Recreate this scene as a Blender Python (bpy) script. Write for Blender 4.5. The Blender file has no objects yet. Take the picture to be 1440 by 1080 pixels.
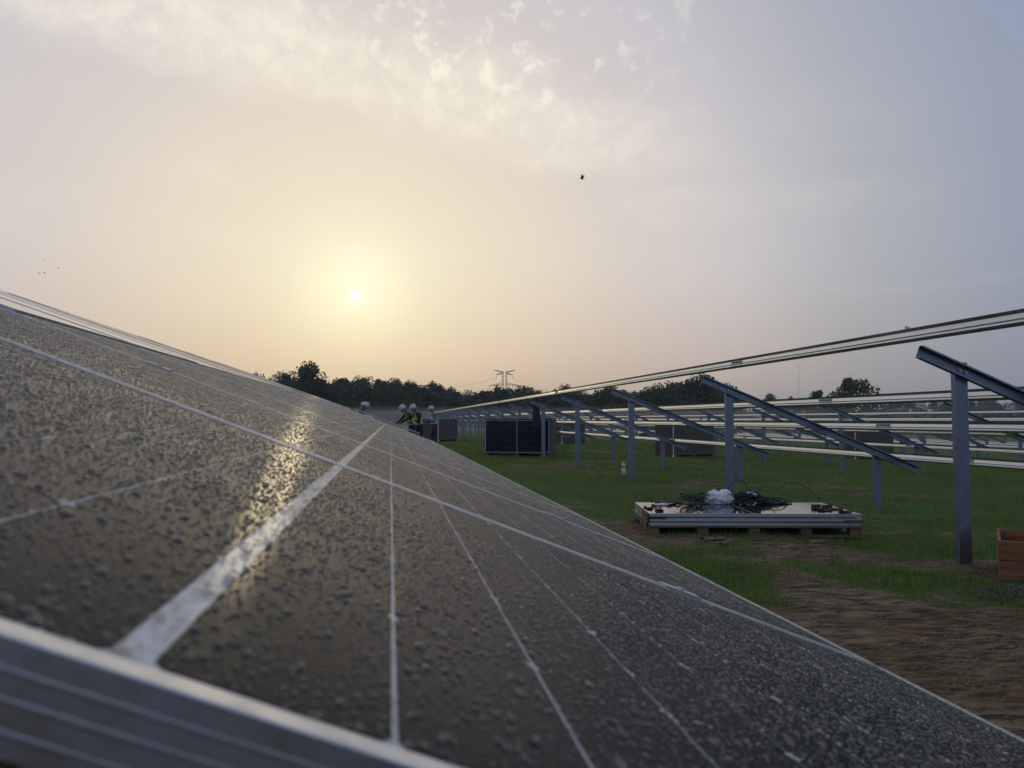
import bpy, bmesh, math, random
import numpy as np
from mathutils import Vector, Matrix, Euler, noise as mnoise

rad = math.radians
S = bpy.context.scene
COL = S.collection
random.seed(7)
RNG = np.random.default_rng(11)

# ------------------------------------------------------------------ camera
FPX, CX, CY = 1066.0, 720.0, 540.0          # focal length in photo pixels
CAM = Vector((0.0, 0.0, 1.3))
cd = bpy.data.cameras.new('camera')
cam = bpy.data.objects.new('camera', cd)
COL.objects.link(cam)
cam.location = CAM
cam.rotation_euler = (rad(90 + 2.685), 0, rad(-9.11))
cd.sensor_width = 36
cd.lens = 36 * FPX / 1440
cd.clip_start = 0.01
cd.clip_end = 9000
cd.dof.use_dof = True
cd.dof.focus_distance = 4.5
cd.dof.aperture_fstop = 9.0
S.camera = cam
CR = cam.rotation_euler.to_matrix()

def ray(px, py):
    return CR @ Vector(((px - CX) / FPX, -(py - CY) / FPX, -1.0))

SUN = ray(500, 415).normalized()
SUN_EL = math.asin(SUN.z)
SUN_AZ = math.atan2(SUN.x, SUN.y)

# ------------------------------------------------------------------ world
W = bpy.data.worlds.new('World')
S.world = W
W.use_nodes = True
nt = W.node_tree
nt.nodes.clear()

def nd(tree, kind, **kw):
    n = tree.nodes.new(kind)
    for k, v in kw.items():
        setattr(n, k, v)
    return n

def mth(tree, op, a, b=None, c=None, clamp=False):
    n = tree.nodes.new('ShaderNodeMath')
    n.operation = op
    n.use_clamp = clamp
    for i, v in enumerate((a, b, c)):
        if v is None:
            continue
        if isinstance(v, (int, float)):
            n.inputs[i].default_value = v
        else:
            tree.links.new(v, n.inputs[i])
    return n.outputs[0]

def vm(tree, op, a, b=None):
    n = tree.nodes.new('ShaderNodeVectorMath')
    n.operation = op
    for i, v in enumerate((a, b)):
        if v is None:
            continue
        if isinstance(v, (tuple, Vector)):
            n.inputs[i].default_value = tuple(v)
        else:
            tree.links.new(v, n.inputs[i])
    return n.outputs['Value'] if op in ('DOT_PRODUCT', 'LENGTH') else n.outputs['Vector']

def mixc(tree, mode, fac, a, b):
    n = tree.nodes.new('ShaderNodeMix')
    n.data_type = 'RGBA'
    n.blend_type = mode
    for sock, v in ((n.inputs[0], fac), (n.inputs[6], a), (n.inputs[7], b)):
        if isinstance(v, (int, float)):
            sock.default_value = v
        elif isinstance(v, tuple):
            sock.default_value = v if len(v) == 4 else (*v, 1)
        else:
            tree.links.new(v, sock)
    return n.outputs[2]

def lin(c):
    return tuple((x / 255 / 12.92) if x <= 10 else ((x / 255 + 0.055) / 1.055) ** 2.4 for x in c)

def smooth(tree, v, e0, e1):
    n = tree.nodes.new('ShaderNodeMapRange')
    n.interpolation_type = 'SMOOTHSTEP'
    tree.links.new(v, n.inputs[0])
    n.inputs[1].default_value = e0
    n.inputs[2].default_value = e1
    n.inputs[3].default_value = 0
    n.inputs[4].default_value = 1
    return n.outputs[0]

def noise_tex(tree, vec, scale, detail=4, rough=0.55, dist=0.0):
    n = tree.nodes.new('ShaderNodeTexNoise')
    if vec is not None:
        tree.links.new(vec, n.inputs['Vector'])
    n.inputs['Scale'].default_value = scale
    n.inputs['Detail'].default_value = detail
    n.inputs['Roughness'].default_value = rough
    n.inputs['Distortion'].default_value = dist
    return n.outputs['Fac']

tc = nd(nt, 'ShaderNodeTexCoord')
DIR = vm(nt, 'NORMALIZE', tc.outputs['Generated'])
sep = nd(nt, 'ShaderNodeSeparateXYZ')
nt.links.new(DIR, sep.inputs[0])
cosg = vm(nt, 'DOT_PRODUCT', DIR, SUN)
gam = mth(nt, 'MULTIPLY', mth(nt, 'ARCCOSINE', mth(nt, 'MINIMUM', cosg, 0.9999999)), 1 / math.pi)
# bright thin high cloud veil lit by the low sun: brightness falls off with the angle from the sun
ramp = nd(nt, 'ShaderNodeValToRGB')
cr = ramp.color_ramp
stops = [(0.0, (255, 254, 236)), (1.1, (253, 249, 218)), (2.6, (245, 240, 208)), (5.0, (233, 226, 199)), (8, (228, 218, 194)),
         (14, (223, 211, 194)), (20, (213, 203, 195)), (28, (200, 195, 196)), (36, (174, 175, 181)), (45, (150, 158, 174)),
         (60, (148, 159, 180)), (95, (146, 160, 187)), (180, (143, 159, 188))]
while len(cr.elements) < len(stops):
    cr.elements.new(0.5)
for e, (deg, c) in zip(cr.elements, stops):
    e.position = deg / 180
    e.color = (*lin(c), 1)
nt.links.new(gam, ramp.inputs[0])
veil = ramp.outputs[0]
el = mth(nt, 'ARCSINE', sep.outputs['Z'])
# warmer and dimmer towards the hazy horizon
hz = smooth(nt, el, rad(13), rad(-1))
warm = mixc(nt, 'MIX', smooth(nt, gam, 0.12, 0.42), (0.88, 0.76, 0.64), (0.88, 0.90, 0.94))
veil = mixc(nt, 'MULTIPLY', hz, veil, warm)
veil = mixc(nt, 'MULTIPLY', smooth(nt, el, rad(12), rad(30)), veil, (0.95, 0.965, 1.02))
hz2 = smooth(nt, el, rad(-0.5), rad(-6))
veil = mixc(nt, 'MIX', hz2, veil, (0.10, 0.10, 0.09))
sky = nd(nt, 'ShaderNodeTexSky')
sky.sky_type = 'NISHITA'
sky.sun_disc = False
sky.sun_elevation = SUN_EL
sky.sun_rotation = SUN_AZ
sky.air_density = 1.2
sky.dust_density = 3.0
sky.ozone_density = 1.5
nis = mixc(nt, 'MULTIPLY', 1.0, sky.outputs[0], (0.08, 0.08, 0.08))
base = mixc(nt, 'MIX', 0.03, veil, nis)
# cloud layer: flat sheet far above, projected from the view direction
zz = mth(nt, 'MAXIMUM', mth(nt, 'ADD', sep.outputs['Z'], 0.04), 0.03)
inv = mth(nt, 'DIVIDE', 1.0, zz)
comb = nd(nt, 'ShaderNodeCombineXYZ')
nt.links.new(mth(nt, 'MULTIPLY', sep.outputs['X'], inv), comb.inputs[0])
nt.links.new(mth(nt, 'MULTIPLY', sep.outputs['Y'], inv), comb.inputs[1])
P = comb.outputs[0]

def pl(px, py):
    d = ray(px, py).normalized()
    return Vector((d.x, d.y, 0)) / (d.z + 0.04)

A_, B_ = pl(170, 0), pl(880, 215)
u_ = (B_ - A_).normalized()
v_ = Vector((-u_.y, u_.x, 0))
Ln = (B_ - A_).length
along = mth(nt, 'SUBTRACT', vm(nt, 'DOT_PRODUCT', P, u_), A_.dot(u_))
across = mth(nt, 'SUBTRACT', vm(nt, 'DOT_PRODUCT', P, v_), A_.dot(v_))
wob = mth(nt, 'MULTIPLY', mth(nt, 'SUBTRACT', noise_tex(nt, P, 3.0, 4), 0.5), 0.45)
acr = mth(nt, 'ABSOLUTE', mth(nt, 'ADD', across, wob))
bandw = pl(560, 60) - pl(480, 130)
band = mth(nt, 'MULTIPLY', smooth(nt, acr, 0.40, 0.05), mth(nt, 'MULTIPLY', smooth(nt, along, -1.2, 0.1), smooth(nt, along, Ln + 0.5, Ln * 0.7)))
n1 = noise_tex(nt, DIR, 30.0, 6, 0.66, 0.3)
n2 = noise_tex(nt, P, 4.2, 3, 0.5)
soft = mth(nt, 'MULTIPLY', band, mth(nt, 'ADD', mth(nt, 'MULTIPLY', smooth(nt, n1, 0.34, 0.68), 0.55), 0.38))
C_ = pl(690, 45)
dpu = vm(nt, 'LENGTH', vm(nt, 'SUBTRACT', P, C_))
puffreg = smooth(nt, dpu, 0.70, 0.15)
n3 = noise_tex(nt, DIR, 40.0, 5, 0.58, 0.2)
puff = mth(nt, 'MULTIPLY', smooth(nt, mth(nt, 'ADD', n3, mth(nt, 'MULTIPLY', n2, 0.25)), 0.64, 0.80), puffreg)
# thin wisps anywhere in the sky
wis = mth(nt, 'MULTIPLY', smooth(nt, noise_tex(nt, P, 1.1, 5, 0.6, 0.8), 0.5, 0.85), 0.22)
cl = mth(nt, 'MINIMUM', mth(nt, 'ADD', mth(nt, 'MULTIPLY', soft, 0.72), mth(nt, 'ADD', mth(nt, 'MULTIPLY', puff, 0.52), wis)), 0.85)
cl = mth(nt, 'MULTIPLY', cl, smooth(nt, sep.outputs['Z'], 0.06, 0.2))
litcloud = mixc(nt, 'MIX', smooth(nt, gam, 0.1, 0.45), lin((247, 238, 220)), lin((150, 158, 175)))
base = mixc(nt, 'MIX', cl, base, litcloud)
disc = smooth(nt, gam, 0.42 / 180, 0.20 / 180)
base = mixc(nt, 'ADD', disc, base, (1.6, 1.5, 1.2))
bg = nd(nt, 'ShaderNodeBackground')
nt.links.new(base, bg.inputs[0])
bg.inputs[1].default_value = 1.0
out = nd(nt, 'ShaderNodeOutputWorld')
nt.links.new(bg.outputs[0], out.inputs[0])

# ------------------------------------------------------------------ sun
sl = bpy.data.lights.new('sun', 'SUN')
sl.energy = 0.03
sl.angle = rad(0.7)
sl.color = (1.0, 0.78, 0.46)
so = bpy.data.objects.new('sun', sl)
COL.objects.link(so)
so.rotation_euler = SUN.to_track_quat('Z', 'Y').to_euler()

S.view_settings.view_transform = 'Standard'
S.view_settings.look = 'None'
S.view_settings.gamma = 1
S.view_settings.exposure = 0.13
S.view_settings.use_curve_mapping = False
S.render.engine = 'CYCLES'
cy = S.cycles
cy.max_bounces = 8
cy.diffuse_bounces = 2
cy.glossy_bounces = 4
cy.transmission_bounces = 5
cy.transparent_max_bounces = 8
cy.volume_bounces = 0
cy.use_denoising = True
cy.sample_clamp_indirect = 1.5
cy.sample_clamp_direct = 3.0
cy.caustics_reflective = False
W.cycles.sample_map_resolution = 1024

# ------------------------------------------------------------------ helpers
def ground(x):
    return -0.03 * (np.clip(x, -30, 60) - 5)

def at_ground(px, py, dz=0.0):
    """Point where the sight line through a photo pixel meets the gently sloping field."""
    d = ray(px, py)
    # z = -0.03*(x-5)+dz
    t = (-0.03 * (CAM.x - 5) + dz - CAM.z) / (d.z + 0.03 * d.x)
    return CAM + d * t

def at_depth(px, py, depth):
    return CAM + ray(px, py) * depth

def setp(o, label=None, cat=None, group=None, kind=None):
    if label: o['label'] = label
    if cat: o['category'] = cat
    if group: o['group'] = group
    if kind: o['kind'] = kind
    return o

def empty(name, M=None):
    o = bpy.data.objects.new(name, None)
    o.empty_display_size = 0.1
    COL.objects.link(o)
    if M is not None:
        o.matrix_world = M
    return o

def link(name, me, parent=None, M=None):
    o = bpy.data.objects.new(name, me)
    COL.objects.link(o)
    if parent is not None:
        o.parent = parent
    if M is not None:
        o.matrix_local = M
    return o

def mesh_np(name, verts, faces, mat=None, smooth_=False):
    """verts (n,3) array, faces (m,k) array of one polygon size."""
    me = bpy.data.meshes.new(name)
    verts = np.asarray(verts, dtype=np.float32)
    faces = np.asarray(faces, dtype=np.int32)
    m, k = faces.shape
    me.vertices.add(len(verts))
    me.vertices.foreach_set('co', verts.ravel())
    me.loops.add(m * k)
    me.loops.foreach_set('vertex_index', faces.ravel())
    me.polygons.add(m)
    me.polygons.foreach_set('loop_start', np.arange(0, m * k, k, dtype=np.int32))
    if smooth_:
        me.polygons.foreach_set('use_smooth', np.ones(m, dtype=bool))
    me.update(calc_edges=True)
    if mat:
        me.materials.append(mat)
    return me

class MB:
    """Collects simple solids into one mesh."""
    def __init__(self):
        self.v, self.f = [], []
    def add(self, vs, fs):
        o = len(self.v)
        self.v += [tuple(p) for p in vs]
        self.f += [tuple(i + o for i in f) for f in fs]
        return self
    def box(self, c, s, M=None):
        x, y, z = (k / 2 for k in s)
        vs = [Vector((a * x, b * y, d * z)) for d in (-1, 1) for b in (-1, 1) for a in (-1, 1)]
        if M is not None:
            vs = [M @ p for p in vs]
        vs = [p + Vector(c) for p in vs]
        return self.add(vs, [(0, 2, 3, 1), (4, 5, 7, 6), (0, 1, 5, 4), (2, 6, 7, 3), (0, 4, 6, 2), (1, 3, 7, 5)])
    def tube(self, pts, r, n=6, r2=None):
        pts = [Vector(p) for p in pts]
        rings = []
        m = len(pts)
        for i, p in enumerate(pts):
            t = (pts[min(i + 1, m - 1)] - pts[max(i - 1, 0)]).normalized()
            a = t.cross(Vector((0, 0, 1)))
            if a.length < 1e-3:
                a = t.cross(Vector((1, 0, 0)))
            a.normalize()
            b = t.cross(a)
            rr = r if r2 is None else r + (r2 - r) * i / (m - 1)
            rings.append([p + (a * math.cos(2 * math.pi * k / n) + b * math.sin(2 * math.pi * k / n)) * rr for k in range(n)])
        vs = [q for rg in rings for q in rg]
        fs = [(i * n + k, i * n + (k + 1) % n, (i + 1) * n + (k + 1) % n, (i + 1) * n + k) for i in range(m - 1) for k in range(n)]
        fs += [tuple(range(n))[::-1], tuple((m - 1) * n + k for k in range(n))]
        return self.add(vs, fs)
    def extrude(self, prof, a, b, M):
        """2D profile (x,z) swept from y=a to y=b in frame M."""
        n = len(prof)
        vs = [M @ Vector((x, y, z)) for y in (a, b) for x, z in prof]
        fs = [(k, (k + 1) % n, n + (k + 1) % n, n + k) for k in range(n)]
        fs += [tuple(range(n)), tuple(range(2 * n - 1, n - 1, -1))]
        return self.add(vs, fs)
    def lathe(self, prof, n=16):
        m = len(prof)
        vs = [(r * math.cos(2 * math.pi * k / n), r * math.sin(2 * math.pi * k / n), z) for r, z in prof for k in range(n)]
        fs = [(i * n + k, i * n + (k + 1) % n, (i + 1) * n + (k + 1) % n, (i + 1) * n + k) for i in range(m - 1) for k in range(n)]
        fs += [tuple(range(n))[::-1], tuple((m - 1) * n + k for k in range(n))]
        return self.add(vs, fs)
    def mesh(self, name, mat=None, smooth_=False, bevel=0.0, fixn=True):
        me = bpy.data.meshes.new(name)
        me.from_pydata(self.v, [], self.f)
        bm = bmesh.new()
        bm.from_mesh(me)
        if fixn:
            bmesh.ops.recalc_face_normals(bm, faces=bm.faces)
        if bevel:
            bmesh.ops.bevel(bm, geom=list(bm.edges), offset=bevel, segments=1, affect='EDGES', clamp_overlap=True)
        for f in bm.faces:
            f.smooth = smooth_
        bm.to_mesh(me)
        bm.free()
        if mat:
            me.materials.append(mat)
        return me
    def build(self, name, mat, parent=None, M=None, **kw):
        return link(name, self.mesh(name, mat, **kw), parent, M)

# ------------------------------------------------------------------ materials
def mat(name, col, rough=0.6, metal=0.0, col2=None, nscale=6.0, bump=0.0, bscale=40.0, spec=0.5, coord='Object', stretch=None, detail=4, rvar=0.0, nlo=0.35, nhi=0.65):
    m = bpy.data.materials.new(name)
    m.use_nodes = True
    t = m.node_tree
    b = t.nodes['Principled BSDF']
    b.inputs['Base Color'].default_value = (*col, 1)
    b.inputs['Roughness'].default_value = rough
    b.inputs['Metallic'].default_value = metal
    b.inputs['Specular IOR Level'].default_value = spec
    c = t.nodes.new('ShaderNodeTexCoord')
    vec = c.outputs[coord]
    if stretch:
        mp = t.nodes.new('ShaderNodeMapping')
        mp.inputs['Scale'].default_value = stretch
        t.links.new(vec, mp.inputs[0])
        vec = mp.outputs[0]
    if col2 is not None or rvar:
        f = smooth(t, noise_tex(t, vec, nscale, detail, 0.6), nlo, nhi)
        if col2 is not None:
            t.links.new(mixc(t, 'MIX', f, col, col2), b.inputs['Base Color'])
        if rvar:
            t.links.new(mth(t, 'ADD', mth(t, 'MULTIPLY', f, rvar), rough), b.inputs['Roughness'])
    if bump:
        bn = t.nodes.new('ShaderNodeBump')
        bn.inputs['Strength'].default_value = bump
        bn.inputs['Distance'].default_value = 0.01
        t.links.new(noise_tex(t, vec, bscale, 4, 0.6), bn.inputs['Height'])
        t.links.new(bn.outputs[0], b.inputs['Normal'])
    return m

M_alu = mat('anodised_aluminium', (0.58, 0.59, 0.61), 0.34, 1.0, (0.50, 0.51, 0.54), 30, 0.04, 300, rvar=0.12)
M_galv = mat('galvanised_steel', (0.20, 0.24, 0.295), 0.38, 0.9, (0.25, 0.295, 0.355), 22, 0.05, 60, rvar=0.16)
M_rail = mat('magnesium_zinc_rail', (0.50, 0.51, 0.53), 0.28, 1.0, (0.58, 0.59, 0.60), 5, 0.03, 20, rvar=0.1, stretch=(1, 0.15, 1))
M_cell_wet = mat('silicon_cell_dewed_glass', (0.012, 0.013, 0.018), 0.12, 0.0, (0.018, 0.018, 0.022), 14, 0.05, 900, rvar=0.06, spec=0.019)
M_cell_dry = mat('silicon_cell_clear_glass', (0.010, 0.012, 0.022), 0.07, 0.0, (0.014, 0.016, 0.026), 8, 0.0)
M_back_wet = mat('white_backsheet_dewed_glass', (0.66, 0.65, 0.62), 0.22, 0.0, (0.46, 0.45, 0.43), 90, 0.06, 900, nlo=0.3, nhi=0.8, spec=0.06)
M_back_dry = mat('white_backsheet_clear_glass', (0.66, 0.67, 0.69), 0.08)
M_black = mat('black_plastic', (0.012, 0.012, 0.014), 0.5, 0.0, (0.02, 0.02, 0.022), 20)
M_card = mat('brown_cardboard', (0.115, 0.085, 0.072), 0.9, 0.0, (0.085, 0.065, 0.058), 5, 0.05, 60)
M_carddark = mat('damp_cardboard', (0.125, 0.103, 0.092), 0.9, 0.0, (0.085, 0.070, 0.064), 9, 0.05, 60)
M_wood = mat('pallet_wood', (0.20, 0.13, 0.075), 0.85, 0.0, (0.11, 0.075, 0.045), 14, 0.25, 50, stretch=(0.15, 1, 1))
M_crate = mat('orange_plywood', (0.30, 0.125, 0.042), 0.75, 0.0, (0.18, 0.07, 0.024), 10, 0.2, 60, stretch=(0.2, 0.2, 2))
M_white = mat('white_plastic_film', (0.74, 0.74, 0.73), 0.45, 0.0, (0.64, 0.64, 0.64), 30)
M_cable = mat('dark_green_cable', (0.010, 0.045, 0.022), 0.4)
M_rust = mat('red_brown_corner_protector', (0.075, 0.030, 0.024), 0.7, 0.0, (0.05, 0.022, 0.018), 30)
M_bark = mat('bark', (0.05, 0.04, 0.03), 0.95, 0.0, (0.03, 0.025, 0.02), 4, 0.3, 10)
M_helmet = mat('white_helmet_plastic', (0.50, 0.51, 0.52), 0.4)
M_vest = mat('fluorescent_yellow_vest', (0.42, 0.78, 0.05), 0.8, 0.0, (0.32, 0.62, 0.05), 12)
M_vest2 = mat('pale_green_vest', (0.38, 0.62, 0.26), 0.8, 0.0, (0.28, 0.5, 0.2), 12)
M_band = mat('reflective_band', (0.55, 0.56, 0.56), 0.4)
M_navy = mat('navy_work_trousers', (0.016, 0.019, 0.028), 0.9, 0.0, (0.028, 0.03, 0.04), 20)
M_dark = mat('dark_jacket', (0.02, 0.022, 0.026), 0.9, 0.0, (0.03, 0.032, 0.036), 20)
M_greyshirt = mat('grey_sleeves', (0.12, 0.14, 0.16), 0.9)
M_skin = mat('skin', (0.28, 0.15, 0.10), 0.6)
M_bird = mat('dark_feathers', (0.045, 0.032, 0.025), 0.8)
M_pylon = mat('grey_lattice_steel', (0.10, 0.10, 0.11), 0.6, 0.3)
M_stone = mat('dark_rubble', (0.036, 0.032, 0.029), 0.85, 0.0, (0.12, 0.112, 0.10), 60, 0.2, 80)

def leafmat(name, c1, c2, tr=0.35):
    m = bpy.data.materials.new(name)
    m.use_nodes = True
    t = m.node_tree
    b = t.nodes['Principled BSDF']
    b.inputs['Roughness'].default_value = 0.55
    b.inputs['Specular IOR Level'].default_value = 0.3
    g = t.nodes.new('ShaderNodeNewGeometry')
    c = mixc(t, 'MIX', g.outputs['Random Per Island'], c1, c2)
    t.links.new(c, b.inputs['Base Color'])
    tl = t.nodes.new('ShaderNodeBsdfTranslucent')
    t.links.new(c, tl.inputs[0])
    mx = t.nodes.new('ShaderNodeMixShader')
    mx.inputs[0].default_value = tr
    t.links.new(b.outputs[0], mx.inputs[1])
    t.links.new(tl.outputs[0], mx.inputs[2])
    t.links.new(mx.outputs[0], t.nodes['Material Output'].inputs[0])
    return m

M_leaf = leafmat('woodland_leaves', (0.030, 0.048, 0.022), (0.060, 0.078, 0.034), 0.2)
M_grass = leafmat('grass_blades', (0.074, 0.155, 0.020), (0.205, 0.295, 0.058), 0.45)
M_straw = leafmat('dead_straw', (0.080, 0.060, 0.028), (0.360, 0.275, 0.140), 0.15)

def water_mat():
    m = bpy.data.materials.new('water_drop')
    m.use_nodes = True
    t = m.node_tree
    b = t.nodes['Principled BSDF']
    b.inputs['Base Color'].default_value = (1.0, 0.88, 0.70, 1)  # warm glow of the low sky painted into the drop colour
    b.inputs['Roughness'].default_value = 0.08
    b.inputs['IOR'].default_value = 1.33
    b.inputs['Transmission Weight'].default_value = 0.875  # diffuse remainder brightens the beads, standing in for light focused inside them
    return m
M_water = water_mat()

def soil_mat():
    m = bpy.data.materials.new('field_soil_and_turf')
    m.use_nodes = True
    t = m.node_tree
    b = t.nodes['Principled BSDF']
    b.inputs['Roughness'].default_value = 0.875
    b.inputs['Specular IOR Level'].default_value = 0.15
    at = t.nodes.new('ShaderNodeAttribute')
    at.attribute_name = 'turf'
    c = t.nodes.new('ShaderNodeTexCoord')
    v = c.outputs['Object']
    mp = t.nodes.new('ShaderNodeMapping')
    mp.inputs['Scale'].default_value = (1.0, 3.2, 1.0)
    t.links.new(v, mp.inputs[0])
    f1 = smooth(t, noise_tex(t, mp.outputs[0], 5.0, 6, 0.7, 0.6), 0.35, 0.68)
    f2 = smooth(t, noise_tex(t, v, 1.3, 4, 0.6), 0.35, 0.7)
    s1 = mixc(t, 'MIX', f1, (0.026, 0.019, 0.012), (0.330, 0.245, 0.135))
    s2 = mixc(t, 'MIX', f2, s1, mixc(t, 'MIX', f1, (0.055, 0.028, 0.015), (0.240, 0.130, 0.066)))
    g1 = mixc(t, 'MIX', smooth(t, noise_tex(t, v, 9.0, 6, 0.7), 0.35, 0.65), (0.045, 0.095, 0.017), (0.105, 0.185, 0.038))
    g2 = mixc(t, 'MIX', smooth(t, noise_tex(t, v, 0.35, 4, 0.6), 0.4, 0.65), g1, (0.066, 0.088, 0.026))
    col = mixc(t, 'MIX', at.outputs['Fac'], s2, g2)
    t.links.new(col, b.inputs['Base Color'])
    bn = t.nodes.new('ShaderNodeBump')
    bn.inputs['Strength'].default_value = 0.9
    bn.inputs['Distance'].default_value = 0.03
    t.links.new(noise_tex(t, mp.outputs[0], 9.0, 6, 0.75, 0.4), bn.inputs['Height'])
    t.links.new(bn.outputs[0], b.inputs['Normal'])
    return m
M_soil = soil_mat()

# ------------------------------------------------------------------ ground
def vnoise(x, y, seed=0):
    xi, yi = np.floor(x).astype(np.int64), np.floor(y).astype(np.int64)
    xf, yf = x - xi, y - yi
    u, v = xf * xf * (3 - 2 * xf), yf * yf * (3 - 2 * yf)
    def h(a, b):
        n = (a * 374761393 + b * 668265263 + seed * 974711) & 0xFFFFFFFF
        n = ((n ^ (n >> 13)) * 1274126177) & 0xFFFFFFFF
        return ((n ^ (n >> 16)) & 0xFFFF) / 65535.0
    return (h(xi, yi) * (1 - u) + h(xi + 1, yi) * u) * (1 - v) + (h(xi, yi + 1) * (1 - u) + h(xi + 1, yi + 1) * u) * v

def fbm(x, y, seed=0, oct_=4):
    s, a, t = 0, 0.5, 0
    for k in range(oct_):
        s = s + a * vnoise(x * 2 ** k, y * 2 ** k, seed + k)
        t += a
        a *= 0.5
    return s / t

def sstep(v, a, b):
    t = np.clip((v - a) / (b - a), 0, 1)
    return t * t * (3 - 2 * t)

def turf(x, y):
    """1 where grass grows, 0 on bare soil."""
    edge = 5.10 + 0.16 * (x - 2.6)
    f = (y - edge) * 1.1 + (fbm(x * 1.6, y * 1.6, 3) - 0.5) * 4.0
    t = sstep(f, -0.25, 0.45)
    bald = fbm(x * 0.55, y * 0.8, 21, 3) + 0.12 * fbm(x * 4, y * 4, 5, 2)
    t = t * (1 - 0.8 * sstep(bald, 0.66, 0.74))
    for bx, by, rx, ry, st in ((2.3, 8.2, 1.0, 1.3, 0.9), (4.05, 6.75, 0.75, 0.45, 0.95), (3.4, 7.2, 1.3, 0.35, 0.7), (6.4, 8.1, 1.6, 0.16, 0.9),
                               (2.1, 10.4, 0.7, 0.8, 0.7), (7.4, 9.9, 1.3, 0.2, 0.8), (5.3, 5.9, 1.3, 0.5, 0.9), (3.0, 6.35, 0.4, 0.35, 0.8)):
        d = np.sqrt(((x - bx) / rx) ** 2 + ((y - by) / ry) ** 2) + (fbm(x * 3, y * 3, 9) - 0.5) * 1.4
        t = t * (1 - st * sstep(d, 1.15, 0.75))
    tuft = np.sqrt(((x - 2.55) / 0.5) ** 2 + ((y - 5.65) / 0.4) ** 2) + (fbm(x * 4, y * 4, 12) - 0.5)
    t = np.maximum(t, 0.10 * sstep(fbm(x * 1.3, y * 2.6, 91), 0.52, 0.66))
    return np.maximum(t, sstep(tuft, 1.1, 0.6))

def relief(x, y):
    near = np.clip(1 - np.hypot(x, y) / 200, 0, 1)
    return near * ((fbm(x * 0.5, y * 0.5, 31) - 0.5) * 0.07 + (fbm(x * 2.5, y * 2.5, 33) - 0.5) * 0.075)

def spaced(lo, hi, step, far):
    a = list(np.arange(lo, hi + 1e-6, step))
    s, v = step, hi
    while v < far:
        s *= 1.35
        v += s
        a.append(v)
    s, v = step, lo
    while v > -far:
        s *= 1.35
        v -= s
        a.insert(0, v)
    return np.array(a)

gx, gy = spaced(-4, 26, 0.14, 2600), spaced(0, 46, 0.16, 2600)
X, Y = np.meshgrid(gx, gy)
Z = ground(X) + relief(X, Y)
nx, ny = len(gx), len(gy)
idx = np.arange(nx * ny).reshape(ny, nx)
quads = np.stack([idx[:-1, :-1], idx[:-1, 1:], idx[1:, 1:], idx[1:, :-1]], -1).reshape(-1, 4)
gme = mesh_np('ground', np.stack([X, Y, Z], -1).reshape(-1, 3), quads, M_soil, True)
att = gme.attributes.new('turf', 'FLOAT', 'POINT')
att.data.foreach_set('value', turf(X, Y).ravel().astype(np.float32))
setp(link('ground', gme), kind='structure')

def blades(name, n, ymin, ymax, want, height, width, matr, lying=False, xr=(-1.0, 30.0), dens_pow=1.5, clump=0.0):
    """Real blades: bent three-sided strips, thinning out with distance."""
    # sample distance with more blades close by
    u = RNG.random(n * 4)
    q = 1 - dens_pow
    y = (ymin ** (q + 1) + u * (ymax ** (q + 1) - ymin ** (q + 1))) ** (1 / (q + 1))
    x = np.maximum(0.3, 0.02 * y) * 0 + RNG.uniform(-0.02, 1.02, n * 4) * y
    x = x + 0.2
    tf = turf(x, y)
    p = tf if want else 1 - tf
    if clump:
        p = p * (1 - clump + clump * sstep(fbm(x * 2.2, y * 2.2, 77), 0.35, 0.6))
    ok = (RNG.random(n * 4) < p) & (x > xr[0]) & (x < xr[1])
    x, y = x[ok][:n], y[ok][:n]
    m = len(x)
    z = ground(x) + relief(x, y) - 0.004
    far = np.clip(y / 18, 0.75, 2.6)
    h = height * RNG.uniform(0.45, 1.25, m) * (0.25 + 1.5 * fbm(x * 1.1, y * 1.1, 55)) * np.clip(y / 14, 0.8, 1.3)
    w = width * RNG.uniform(0.6, 1.4, m) * far
    a = RNG.uniform(0, 2 * math.pi, m)
    lean = RNG.uniform(0.1, 0.75, m) if not lying else RNG.uniform(2.5, 6.0, m)
    b = RNG.uniform(0, 2 * math.pi, m)
    if lying:
        b = RNG.normal(0.15, 0.45, m) + np.where(RNG.random(m) < 0.5, 0, math.pi)
        a = b + math.pi / 2
    dx, dy = np.cos(b), np.sin(b)
    wx, wy = np.cos(a) * w / 2, np.sin(a) * w / 2
    v = np.zeros((m, 5, 3))
    hz_ = h / np.sqrt(1 + lean ** 2)
    hr = h * lean / np.sqrt(1 + lean ** 2)
    v[:, 0] = np.stack([x - wx, y - wy, z], -1)
    v[:, 1] = np.stack([x + wx, y + wy, z], -1)
    mx_, my_ = x + dx * hr * 0.4, y + dy * hr * 0.4
    v[:, 2] = np.stack([mx_ + wx * 0.8, my_ + wy * 0.8, z + hz_ * 0.65], -1)
    v[:, 3] = np.stack([mx_ - wx * 0.8, my_ - wy * 0.8, z + hz_ * 0.65], -1)
    tipz = z + hz_ * (1.0 if not lying else 0.5)
    v[:, 4] = np.stack([x + dx * hr, y + dy * hr, tipz], -1)
    i = np.arange(m)[:, None] * 5
    tris = np.concatenate([i + [0, 1, 2], i + [0, 2, 3], i + [3, 2, 4]], 1).reshape(-1, 3)
    return mesh_np(name, v.reshape(-1, 3), tris, matr)

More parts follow.
